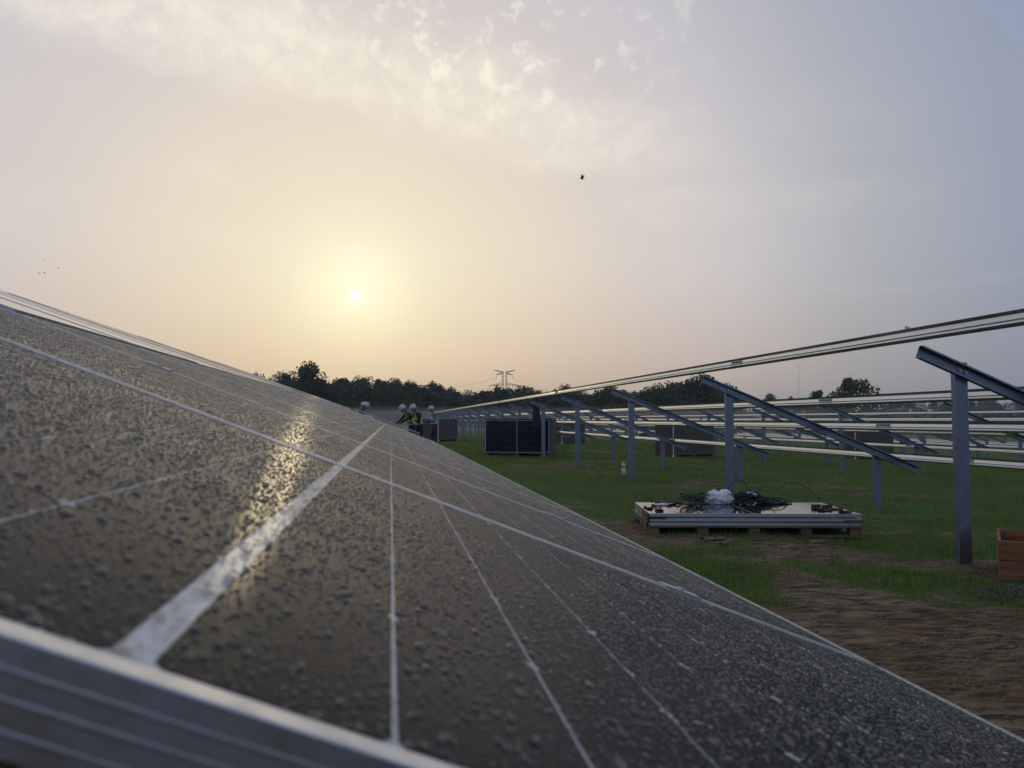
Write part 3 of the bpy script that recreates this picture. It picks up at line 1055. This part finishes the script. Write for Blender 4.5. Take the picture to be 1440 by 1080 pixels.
def crumpled_bag():
    bm = bmesh.new()
    bmesh.ops.create_icosphere(bm, subdivisions=4, radius=1)
    for v in bm.verts:
        p = v.co.copy()
        n = abs(mnoise.noise(p * 1.7 + Vector((3, 1, 2)))) * 0.5 + abs(mnoise.noise(p * 4.0)) * 0.34 + abs(mnoise.noise(p * 8.5)) * 0.22 + abs(mnoise.noise(p * 17)) * 0.08
        two = 1.0 - 0.30 * math.exp(-((p.x - 0.05) / 0.22) ** 2) * (1 if p.z > 0 else 0.3)
        q = p * (1.12 - n * 0.8) * two
        v.co = Vector((q.x * 0.18, q.y * 0.13, max(q.z, -0.5) * (0.12 if p.x < 0.05 else 0.135) + 0.059))
    me = bpy.data.meshes.new('plastic_bag')
    for f in bm.faces: f.smooth = True
    bm.to_mesh(me)
    bm.free()
    me.materials.append(M_white)
    return me
o = link('plastic_bag', crumpled_bag(), None, on_stack(-0.13, 0.44))
setp(o, 'crumpled white plastic bag on top of the module stack', 'bag')

def coil(cx, cyy, rx, ry, loops, seed, tilt=0.2, zh=0.10):
    r = random.Random(seed)
    pts = []
    n = 26
    for l in range(loops):
        a, b = rx * r.uniform(0.72, 1.15), ry * r.uniform(0.72, 1.15)
        ox, oy = r.uniform(-.05, .05), r.uniform(-.05, .05)
        tx, ty = r.uniform(-tilt, tilt), r.uniform(-tilt, tilt)
        zz_ = 0.014 + zh * l / loops
        for k in range(n):
            t = 2 * math.pi * k / n
            x, y = a * math.cos(t), b * math.sin(t)
            pts.append((cx + x + ox, cyy + y + oy, max(0.010, zz_ + x * tx + y * ty + 0.012 * math.sin(3 * t + l))))
    return pts
thing_mesh('cable_coil', MB().tube(coil(0, 0, 0.15, 0.10, 15, 3, 0.35, 0.11), 0.0085, 5), M_cable, on_stack(0.18, 0.42), 'dark green cable coil in front of the white bag', 'cable', 'cable coils on the stack', smooth_=True)
thing_mesh('cable_coil', MB().tube(coil(0, 0, 0.14, 0.085, 7, 5, 0.6, 0.08), 0.0085, 5), M_cable, on_stack(-0.40, 0.47), 'dark green cable coil behind and left of the white bag', 'cable', 'cable coils on the stack', smooth_=True)
thing_mesh('cable_coil', MB().tube(coil(0, 0, 0.17, 0.075, 6, 8, 0.25, 0.045), 0.0085, 5), M_cable, on_stack(0.50, 0.48), 'dark green cable coil lying right of the white bag', 'cable', 'cable coils on the stack', smooth_=True)
lp = [(0.5 + 0.62 * t, 0.50 + 0.10 * math.sin(3 * t), 0.012 + 0.23 * math.sin(math.pi * t) ** 0.7) for t in [k / 24 for k in range(25)]]
thing_mesh('loose_cable', MB().tube(lp, 0.005, 5), M_cable, on_stack(0, 0), 'single green cable arching up right of the coils', 'cable', smooth_=True)
lp = [(-0.05 + 0.33 * t, 0.48, 0.03 + 0.25 * math.sin(math.pi * t) ** 0.6) for t in [k / 24 for k in range(25)]]
thing_mesh('loose_cable', MB().tube(lp, 0.005, 5), M_cable, on_stack(0, 0), 'single green cable looping up behind the white bag', 'cable', smooth_=True)
thing_mesh('wooden_batten', MB().box((0, 0, 0.012), (0.44, 0.03, 0.02)), M_wood, on_stack(0.55, 0.50, 0, 0.06), 'thin wooden batten lying right of the cable coils', 'batten')
thing_mesh('wooden_batten', MB().box((0, 0, 0.05), (0.22, 0.02, 0.014), Matrix.Rotation(0.35, 3, 'Y')), M_wood, on_stack(0.47, 0.44, 0.0, -0.5), 'short tilted wooden batten among the cable coils', 'batten')
thing_mesh('torn_paper', ragged(0.11, 0.10, 0.05, 51), M_white, on_stack(0.24, 0.42, 0.09, 0.4), 'small white scrap on top of the cable coils', 'packing scrap')
# scraps of wood in the grass before the pallet
for i, (px, py, w, l, rz, lb) in enumerate(((1148, 766, 0.20, 0.09, 0.2, 'flat grey wood scrap in front of the pallet, farther right'), (1146, 772, 0.15, 0.07, -0.4, 'pale wood chip lying nearest the camera by the pallet'),
                                          (1020, 768, 0.13, 0.05, 0.5, 'small pale wood chip in front of the pallet centre'), (1003, 762, 0.24, 0.08, 0.1, 'flat wood offcut in front of the pallet left of centre'), (1182, 756, 0.16, 0.12, 0.9, 'folded tan cardboard piece under the right end of the pallet'))):
    p = at_ground(px, py)
    thing_mesh('wood_scrap', ragged(w, l, 0.03, 60 + i), M_wood, Matrix.Translation((p.x, p.y, float(ground(np.array(p.x))) + 0.02)) @ Matrix.Rotation(rz, 4, 'Z'), lb, 'wood scrap', 'wood scraps by the pallet')

# ------------------------------------------------------------------ bottle
p = at_ground(877, 670)
b = empty('water_bottle', Matrix.Translation((p.x, p.y, p.z)))
setp(b, 'large plastic water bottle standing in the grass beside a post', 'bottle')
M_pet = mat('clear_bottle_plastic', (0.50, 0.54, 0.56), 0.15)
M_lab = mat('pale_bottle_label', (0.62, 0.58, 0.54), 0.5)
M_blue = mat('dark_blue_band', (0.05, 0.06, 0.12), 0.5)
MB().lathe([(0.040, 0.0), (0.047, 0.012), (0.047, 0.09), (0.044, 0.10), (0.047, 0.11), (0.047, 0.225), (0.042, 0.26), (0.026, 0.292), (0.014, 0.305), (0.013, 0.322)], 14).build('body', M_pet, b, smooth_=True)
MB().lathe([(0.0475, 0.030), (0.0485, 0.031), (0.0485, 0.195), (0.0475, 0.196)], 14).build('label', M_lab, b, smooth_=True)
MB().lathe([(0.0485, 0.205), (0.0492, 0.206), (0.0492, 0.235), (0.0485, 0.236)], 14).build('band', M_blue, b, smooth_=True)
MB().lathe([(0.016, 0.318), (0.017, 0.320), (0.017, 0.338), (0.014, 0.342)], 12).build('cap', M_white, b, smooth_=True)

# ------------------------------------------------------------------ pallets of upright modules in cardboard
def upright_pallet(M, depth, label, seed, front_open=False, strap=True):
    """long side 2.34 m along local x, depth along local y (away), modules upright inside a cardboard sleeve"""
    root = empty('module_crate', M)
    setp(root, label, 'crate', 'cardboard crates of modules in the field')
    h0, h1 = 0.13, 1.29
    MB().box((0, depth / 2, 0.115), (2.34, depth, 0.03)).build('pallet_deck', M_wood, root)
    for x in (-1.08, 0, 1.08):
        MB().box((x, depth / 2, 0.05), (0.12, depth, 0.10)).build('pallet_runner', M_wood, root)
    cm = M_card if front_open else M_carddark
    if not front_open:
        for k in range(4):
            z0, z1 = h0 + (h1 - h0) * k / 4, h0 + (h1 - h0) * (k + 1) / 4
            MB().box((0, 0.006 - 0.002 * (k % 2), (z0 + z1) / 2), (2.32, 0.012, z1 - z0 - 0.006)).build('cardboard_panel', cm, root)
    for s in (-1, 1):
        MB().box((s * 1.165, depth / 2, (h0 + h1) / 2), (0.012, depth, h1 - h0)).build('cardboard_end', M_card, root)
    MB().box((0, depth - 0.006, (h0 + h1) / 2), (2.31, 0.012, h1 - h0)).build('cardboard_back', cm, root)
    MB().box((0, depth / 2, h1 + 0.008), (2.34, depth, 0.016)).build('lid', M_white if not front_open else M_card, root)
    if strap:
        for s in (-1.172,):
            MB().box((s, -0.008, 0.62), (0.030, 0.02, 1.24)).build('strap', M_white, root)
            MB().box((s - 0.03, -0.03, 0.05), (0.11, 0.05, 0.10)).build('strap_end', M_white, root, bevel=0.01)
    return root

def crate_at(pl_, pr_, flip=False):
    a, b_ = at_ground(*pl_), at_ground(*pr_)
    d = (b_ - a)
    d.z = 0
    d.normalize()
    n = Vector((-d.y, d.x, 0))
    c = a + d * 1.17
    return Matrix(((d.x, n.x, 0, c.x), (d.y, n.y, 0, c.y), (0, 0, 1, float(ground(np.array(c.x)))), (0, 0, 0, 1)))

Ma = crate_at((681, 640), (762, 643))
upright_pallet(Ma, 1.9, 'opened crate with a bare module showing at its front', 1, True, False)
module(Ma @ Matrix.Translation((0, -0.045, 0.13 + MW / 2)) @ Matrix.Rotation(rad(90), 4, 'X') @ Matrix.Rotation(rad(90), 4, 'Z'), 'upright dark solar module facing the camera at the opened crate', None, False, True, False, False)
o = MB()
o.add([(-0.16, -0.05, 0), (0.13, -0.05, 0), (0.13, 0.06, 0), (-0.16, 0.06, 0), (-0.15, -0.05, 0.6), (0.10, -0.05, 0.55), (0.10, 0.05, 0.55), (-0.15, 0.05, 0.6), (-0.10, -0.03, 1.16), (0.07, -0.03, 1.20), (0.07, 0.03, 1.20), (-0.10, 0.03, 1.16)],
      [(0, 3, 2, 1), (0, 1, 5, 4), (1, 2, 6, 5), (2, 3, 7, 6), (3, 0, 4, 7), (4, 5, 9, 8), (5, 6, 10, 9), (6, 7, 11, 10), (7, 4, 8, 11), (8, 9, 10, 11)])
thing_mesh('black_sheet', o, M_black, Ma @ Matrix.Translation((0.72, -0.10, 1.0)), 'narrow black folded sheet standing upright above the opened crate', 'sheet', bevel=0.008)
upright_pallet(crate_at((616, 621), (660, 620)), 1.0, 'dark cardboard crate behind the standing worker', 2)
upright_pallet(crate_at((947, 643), (1022, 643)), 1.0, 'dark cardboard crate seen beneath the rack left of the second post', 3)
upright_pallet(crate_at((1203, 646), (1287, 647)), 1.0, 'dark cardboard crate with white strap beyond the first rack, right of the stack', 4)
upright_pallet(crate_at((790, 624), (842, 624)), 1.0, 'small dark crate far behind the opened crate', 5)
upright_pallet(crate_at((912, 616), (950, 616)), 1.0, 'crate far away behind the crate beneath the rack', 6)

# ------------------------------------------------------------------ wooden crate and rubble at the right edge
p = at_ground(1405, 818)
q = at_ground(1440, 822)
cd_ = (q - p)
cd_.z = 0
cd_.normalize()
cn = Vector((-cd_.y, cd_.x, 0))
CM = Matrix(((cd_.x, cn.x, 0, p.x), (cd_.y, cn.y, 0, p.y), (0, 0, 1, float(ground(np.array(p.x)))), (0, 0, 0, 1)))
cr_ = empty('wooden_box', CM)
setp(cr_, 'orange wooden box on the soil at the right edge', 'box')
for k in range(2):
    z = 0.015 + 0.16 * k + 0.077
    MB().box((0.60, 0.0, z), (1.2, 0.022, 0.152)).build('side_board', M_crate, cr_, bevel=0.002)
    MB().box((0.60, 0.78, z), (1.2, 0.022, 0.152)).build('side_board', M_crate, cr_, bevel=0.002)
    MB().box((0.011, 0.39, z), (0.022, 0.75, 0.152)).build('end_board', M_crate, cr_, bevel=0.002)
    MB().box((1.189, 0.39, z), (0.022, 0.75, 0.152)).build('end_board', M_crate, cr_, bevel=0.002)
for x, y in ((0.045, 0.035), (0.045, 0.745), (1.155, 0.035), (1.155, 0.745)):
    MB().box((x, y, 0.168), (0.044, 0.044, 0.30)).build('corner_post', M_wood, cr_)
MB().box((0.60, 0.39, 0.02), (1.13, 0.72, 0.02)).build('bottom', M_wood, cr_)

def rubble():
    base = bmesh.new()
    bmesh.ops.create_icosphere(base, subdivisions=1, radius=1)
    bv = np.array([v.co[:] for v in base.verts])
    bf = np.array([[v.index for v in f.verts] for f in base.faces])
    base.free()
    n = 2200
    c = at_ground(1415, 838)
    a, r = RNG.uniform(0, 6.28, n), np.sqrt(RNG.random(n))
    x, y = c.x + 0.55 + np.cos(a) * r * 0.75, c.y + np.sin(a) * r * 0.40
    z = ground(x) + relief(x, y) + 0.06 * (1 - r) * RNG.random(n)
    s = np.exp(RNG.normal(math.log(0.010), 0.5, n))
    v = bv[None] * (s[:, None] * RNG.uniform(0.5, 1.2, (n, 3)))[:, None, :] * RNG.uniform(0.75, 1.2, (n, len(bv), 1)) + np.stack([x, y, z], -1)[:, None, :]
    f = bf[None] + (np.arange(n) * len(bv))[:, None, None]
    return mesh_np('rubble', v.reshape(-1, 3), f.reshape(-1, 3), M_stone)
setp(link('rubble', rubble()), 'dark grey rubble scattered on the soil by the wooden box', 'rubble', kind='stuff')

# ------------------------------------------------------------------ people
def skin_mesh(verts, edges, radii, sub=2):
    me = bpy.data.meshes.new('tmp')
    me.from_pydata([tuple(v) for v in verts], edges, [])
    ob = bpy.data.objects.new('tmp', me)
    COL.objects.link(ob)
    sk = ob.modifiers.new('skin', 'SKIN')
    sk.use_smooth_shade = True
    for i, d in enumerate(me.skin_vertices[0].data):
        r = radii[i]
        d.radius = r if isinstance(r, tuple) else (r, r)
        d.use_root = (i == 0)
    ss = ob.modifiers.new('sub', 'SUBSURF')
    ss.levels = sub
    ss.render_levels = sub
    dg = bpy.context.evaluated_depsgraph_get()
    res = bpy.data.meshes.new_from_object(ob.evaluated_get(dg))
    bpy.data.objects.remove(ob)
    bpy.data.meshes.remove(me)
    return res

def person(M, label, lean=0.0, arms='down', vest=M_vest, jacket=M_dark, look=0.1, step=0.08, crouch=0.0):
    root = empty('person', M)
    setp(root, label, 'person', 'workers in helmets beyond the modules')
    V, E, Rr, tag = [], [], [], []
    def add(p, r, par=None, t='torso'):
        V.append(Vector(p)); Rr.append(r); tag.append(t)
        if par is not None: E.append((par, len(V) - 1))
        return len(V) - 1
    hipz = 0.94 - crouch
    def up(x, y, z):
        """rotate the upper body forward (towards +y) about the hips"""
        c, s = math.cos(lean), math.sin(lean)
        return Vector((x, y * c + z * s, hipz + z * c - y * s))
    pel = add((0, 0, hipz), (0.15, 0.11))
    w = add(up(0, 0, 0.17), (0.145, 0.105), pel)
    ch = add(up(0, 0.01, 0.38), (0.175, 0.12), w)
    ns = add(up(0, 0.0, 0.50), (0.10, 0.08), ch)
    nk = add(up(0, 0.015, 0.575), 0.055, ns, 'skin')
    hd = add(up(0, 0.04 + look * .2, 0.66), (0.078, 0.092), nk, 'skin')
    hd2 = add(up(0, 0.035 + look * .3, 0.75), (0.080, 0.098), hd, 'skin')
    add(up(0, 0.03 + look * .3, 0.80), (0.066, 0.08), hd2, 'skin')
    # nose and ears
    add(up(0, 0.145 + look * .2, 0.69), 0.014, hd, 'skin')
    hands = []
    for s in (-1, 1):
        sh = add(up(s * 0.175, 0, 0.465), 0.075, ch, 'arm')
        if arms == 'down':
            el_, wr = up(s * 0.23, -0.03, 0.19), up(s * 0.22, 0.10, -0.03)
            hp, fd = up(s * 0.22, 0.12, -0.09), Vector((0, 0.12, -0.99))
        elif arms == 'reach':
            b0 = up(s * 0.175, 0, 0.465)
            el_, wr = b0 + Vector((s * 0.04, 0.17, -0.20)), b0 + Vector((-s * 0.02, 0.38, -0.32))
            hp, fd = wr + Vector((0, 0.06, -0.03)), Vector((0, 0.9, -0.45))
        else:
            b0 = up(s * 0.175, 0, 0.465)
            el_, wr = b0 + Vector((s * 0.05, 0.03, -0.27)), b0 + Vector((-s * 0.06, 0.25, -0.25))
            hp, fd = wr + Vector((-s * 0.02, 0.06, 0.01)), Vector((-s * 0.3, 0.95, 0.1))
        e1 = add(el_, 0.050, sh, 'arm')
        w1 = add(wr, 0.034, e1, 'arm')
        h1 = add(hp, (0.040, 0.024), w1, 'skin')
        side = Vector((1, 0, 0))
        for q, ln in ((-0.030, 0.070), (-0.010, 0.082), (0.010, 0.078), (0.029, 0.062)):
            k1 = add(hp + side * q + fd * 0.045, 0.010, h1, 'skin')
            k2 = add(hp + side * q + fd * (0.045 + ln * 0.55) + Vector((0, 0.004, -0.008)), 0.009, k1, 'skin')
            add(hp + side * q + fd * (0.040 + ln) + Vector((0, 0.0, -0.022)), 0.008, k2, 'skin')
        th_ = add(hp - side * s * 0.040 + fd * 0.01 + Vector((0, 0.012, 0)), 0.010, h1, 'skin')
        add(hp - side * s * 0.052 + fd * 0.045 + Vector((0, 0.018, 0)), 0.009, th_, 'skin')
        hp_ = add((s * 0.095, 0, hipz - 0.06), 0.095, pel, 'leg')
        kn = add((s * 0.11, 0.03 + s * step * 0.5 + crouch * 0.7, 0.50 - crouch * 0.3), 0.062, hp_, 'leg')
        an = add((s * 0.115, -0.02 + s * step, 0.09), 0.045, kn, 'leg')
        he = add((s * 0.115, 0.0 + s * step, 0.045), (0.045, 0.045), an, 'boot')
        add((s * 0.125, 0.15 + s * step, 0.035), (0.042, 0.032), he, 'boot')
    me = skin_mesh(V, E, Rr)
    for m in (M_navy, jacket, M_skin, M_black):
        me.materials.append(m)
    seg = [(V[a], V[b_], tag[b_]) for a, b_ in E]
    slot = {'leg': 0, 'torso': 1, 'arm': 1, 'skin': 2, 'boot': 3}
    for f in me.polygons:
        c = f.center
        best, bt = 9, 'torso'
        for a, b_, t in seg:
            ab = b_ - a
            u = max(0.15, min(1, (c - a).dot(ab) / max(ab.length_squared, 1e-9)))
            d = (c - (a + ab * u)).length
            if d < best:
                best, bt = d, t
        f.material_index = slot[bt]
    link('body', me, root)
    # vest: its own shell over the torso
    vv = [up(0, 0, 0.02), up(0, 0, 0.20), up(0, 0.01, 0.38), up(0, 0, 0.475)]
    vm_ = skin_mesh(vv + [up(-0.13, 0, 0.47), up(0.13, 0, 0.47)], [(0, 1), (1, 2), (2, 3), (2, 4), (2, 5)], [(0.175, 0.135), (0.168, 0.128), (0.195, 0.14), (0.115, 0.10), 0.085, 0.085], 2)
    vm_.materials.append(vest)
    vo = link('vest', vm_, root)
    Rl = Matrix.Rotation(-lean, 4, 'X')
    for z in (0.10, 0.24):
        ring = [((0.183 if z < .2 else 0.19) * math.cos(t), 0.142 * math.sin(t), 0) for t in [2 * math.pi * k / 20 for k in range(21)]]
        MB().tube(ring, 0.016, 5).build('reflective_band', M_band, vo, Matrix.Translation(up(0, 0.003, z)) @ Rl)
    # helmet: dome, brim and ridge
    prof = [(0.128, 0.0), (0.132, 0.012), (0.130, 0.05), (0.112, 0.10), (0.075, 0.137), (0.03, 0.150), (0.002, 0.151)]
    hm = MB().lathe(prof, 18)
    hm.add([(0.128 * math.cos(t) * k, (0.128 + (0.06 if k > 1 else 0) * max(0, math.sin(t))) * math.sin(t), -0.004 * (k > 1)) for k in (0.98, 1.05) for t in [2 * math.pi * j / 18 for j in range(18)]],
           [(j, (j + 1) % 18, 18 + (j + 1) % 18, 18 + j) for j in range(18)])
    hm.box((0, 0, 0.148), (0.03, 0.20, 0.016))
    hm.build('helmet', M_helmet, root, Matrix.Translation(up(0, 0.035 + look * .3, 0.745)) @ Rl @ Matrix.Diagonal((0.88, 1.02, 0.95, 1)), smooth_=True)
    return root

def stand(px, depth_y, rz, x=None):
    d = ray(px, 600)
    xx = d.x / d.y * depth_y
    return Matrix.Translation((xx, depth_y, float(ground(np.array(xx))))) @ Matrix.Rotation(rz, 4, 'Z')
person(stand(611, 33.8, rad(100)), 'standing worker in white helmet and pale green vest, apart from the others', 0.10, 'fore', M_vest2, M_greyshirt, 0.15)
person(stand(580, 28.1, rad(115)), 'worker in yellow vest bending over the modules, nearest of the pair', 0.42, 'reach', M_vest, M_dark, 0.25)
person(stand(590, 29.0, rad(125)), 'worker in yellow vest behind the bending one, facing left', 0.30, 'fore', M_vest, M_dark, 0.2)
person(stand(498.5, 28.2, rad(-70)), 'worker whose white helmet shows above the modules, in front of another', 0.35, 'reach', M_vest, M_dark, 0.2)
person(stand(503, 29.0, rad(-80)), 'worker half hidden behind the other helmet above the modules', 0.28, 'reach', M_vest, M_dark, 0.2)

# ------------------------------------------------------------------ pylon and lines
PB = at_depth(709.5, 590, 600)
py = empty('transmission_pylon', Matrix.Translation((PB.x, PB.y, -2.0)) @ Matrix.Rotation(rad(-8), 4, 'Z'))
setp(py, 'grey lattice power pylon rising behind the wood', 'pylon')
def lattice(mb, x, z0, z1, w0, w1, n):
    cs = []
    for k in range(n + 1):
        t = k / n
        w = w0 + (w1 - w0) * t
        z = z0 + (z1 - z0) * t
        cs.append([Vector((x + a * w / 2, b_ * w / 2, z)) for a, b_ in ((-1, -1), (1, -1), (1, 1), (-1, 1))])
    for k in range(n):
        for j in range(4):
            mb.tube([cs[k][j], cs[k + 1][j]], 0.20, 4)
            mb.tube([cs[k][j], cs[k + 1][(j + 1) % 4]], 0.09, 3)
H0 = 43.5
for sx in (-1.4, 1.4):
    mb = MB(); lattice(mb, sx, 0, H0 - 2, 1.7, 0.9, 14); mb.build('mast', M_pylon, py)
def arm(z, half, drop, rise):
    mb = MB()
    for s in (-1, 1):
        a, tip = Vector((s * 1.2, 0, z)), Vector((s * half, 0, z + rise))
        for b_ in (-0.5, 0.5):
            mb.tube([a + Vector((0, b_, 0)), tip], 0.20, 4)
            mb.tube([a + Vector((0, b_, -drop)), tip], 0.16, 4)
        for k in range(1, 5):
            t = k / 5
            mb.tube([a.lerp(tip, t), (a + Vector((0, 0, -drop))).lerp(tip, t + .1)], 0.09, 3)
    mb.build('crossarm', M_pylon, py)
arm(H0 - 2.2, 8.8, 1.2, 1.3)
arm(H0 - 4.0, 6.8, -1.2, -0.7)
arm(H0 - 12.5, 12.0, -1.6, -0.8)
for s, half, z in ((-1, 11.8, H0 - 13.7), (1, 11.8, H0 - 13.7), (-1, 6.6, H0 - 5.8), (1, 6.6, H0 - 5.8), (-1, 6.5, H0 - 13.2), (1, 6.5, H0 - 13.2)):
    MB().tube([(s * half, 0, z), (s * half, 0, z - 1.8)], 0.22, 5).build('insulator', M_pylon, py)
LW = ['power line sagging to the left from the upper arm of the pylon', 'power line sagging to the left from the lower arm of the pylon', 'power line running right from the upper arm of the pylon', 'power line running right from the lower arm of the pylon']
for i, (s, half, z, ex, ez) in enumerate(((-1, 6.6, H0 - 7.6, -260, 30), (-1, 11.8, H0 - 15.5, -260, 22), (1, 6.6, H0 - 7.6, 240, 28), (1, 11.8, H0 - 15.5, 240, 20))):
    a = py.matrix_world @ Vector((s * half, 0, z))
    b_ = Vector((PB.x + ex, PB.y + (260 if s > 0 else 180), ez))
    pts = [a.lerp(b_, k / 20) - Vector((0, 0, 14 * 4 * (k / 20) * (1 - k / 20))) for k in range(21)]
    thing_mesh('power_line', MB().tube(pts, 0.07, 3), M_pylon, Matrix.Identity(4), LW[i], 'power line', 'power lines on the pylon')
mp_ = at_depth(1124, 590, 420)
thing_mesh('thin_mast', MB().tube([(0, 0, -3), (0, 0, 32)], 0.10, 5, 0.05), M_pylon, Matrix.Translation((mp_.x, mp_.y, 0)), 'very thin distant mast left of the paired trees', 'mast')

# ------------------------------------------------------------------ birds
def bird_mesh(flap):
    mb = MB()
    mb.tube([(0, -0.5, 0.02), (0, -0.36, 0.01), (0, -0.15, 0), (0, 0.1, 0), (0, 0.3, 0.02), (0, 0.42, 0.03), (0, 0.5, 0.02)], 0.01, 8)
    rr = [0.01, 0.045, 0.10, 0.125, 0.09, 0.06, 0.012]
    for i in range(7):
        cpt = Vector(((0, -0.5, 0.02), (0, -0.36, 0.01), (0, -0.15, 0), (0, 0.1, 0), (0, 0.3, 0.02), (0, 0.42, 0.03), (0, 0.5, 0.02))[i])
        for k in range(8):
            j = i * 8 + k
            d = (Vector(mb.v[j]) - cpt).normalized()
            mb.v[j] = tuple(cpt + d * rr[i])
    for s in (-1, 1):
        pts = [(0.05, 0.22, 0.03), (0.45, 0.26, 0.03 + flap * 0.45), (1.0, -0.05, 0.03 + flap * 0.95), (0.5, -0.10, 0.03 + flap * 0.48), (0.05, -0.16, 0.03)]
        top = [(s * x, y, z + 0.012) for x, y, z in pts]
        bot = [(s * x, y, z - 0.012) for x, y, z in pts]
        mb.add(top + bot, [(0, 1, 2, 3, 4), (9, 8, 7, 6, 5)] + [(k, (k + 1) % 5, 5 + (k + 1) % 5, 5 + k) for k in range(5)])
    mb.add([(-0.05, -0.4, 0.01), (0.05, -0.4, 0.01), (0.10, -0.72, 0.01), (-0.10, -0.72, 0.01), (-0.05, -0.4, 0.025), (0.05, -0.4, 0.025), (0.10, -0.72, 0.02), (-0.10, -0.72, 0.02)],
           [(0, 3, 2, 1), (4, 5, 6, 7), (0, 1, 5, 4), (1, 2, 6, 5), (2, 3, 7, 6), (3, 0, 4, 7)])
    return mb.mesh('bird', M_bird)
BIRD_UP, BIRD_FLAT = bird_mesh(0.9), bird_mesh(0.25)
bp = at_depth(818.5, 251.5, 30)
o = link('bird', BIRD_UP, None, Matrix.Translation(bp) @ Euler((rad(14), rad(-25), rad(88))).to_matrix().to_4x4() @ Matrix.Scale(0.21, 4))
setp(o, 'small dark bird flying in the sky above the racks', 'bird')
for i, (px, pyy, rz, lb) in enumerate(((61.5, 366, 80, 'topmost of four tiny distant birds at the left'), (82, 376.5, 100, 'rightmost of four tiny distant birds at the left'), (55, 384.5, 70, 'lowest leftmost of four tiny distant birds'), (62.5, 383.5, 95, 'tiny distant bird between its three neighbours at the left'))):
    o = link('bird', BIRD_FLAT, None, Matrix.Translation(at_depth(px, pyy, 160)) @ Euler((0, rad(12 * (i - 1)), rad(rz))).to_matrix().to_4x4() @ Matrix.Scale(0.40, 4))
    setp(o, lb, 'bird', 'distant birds on the left')
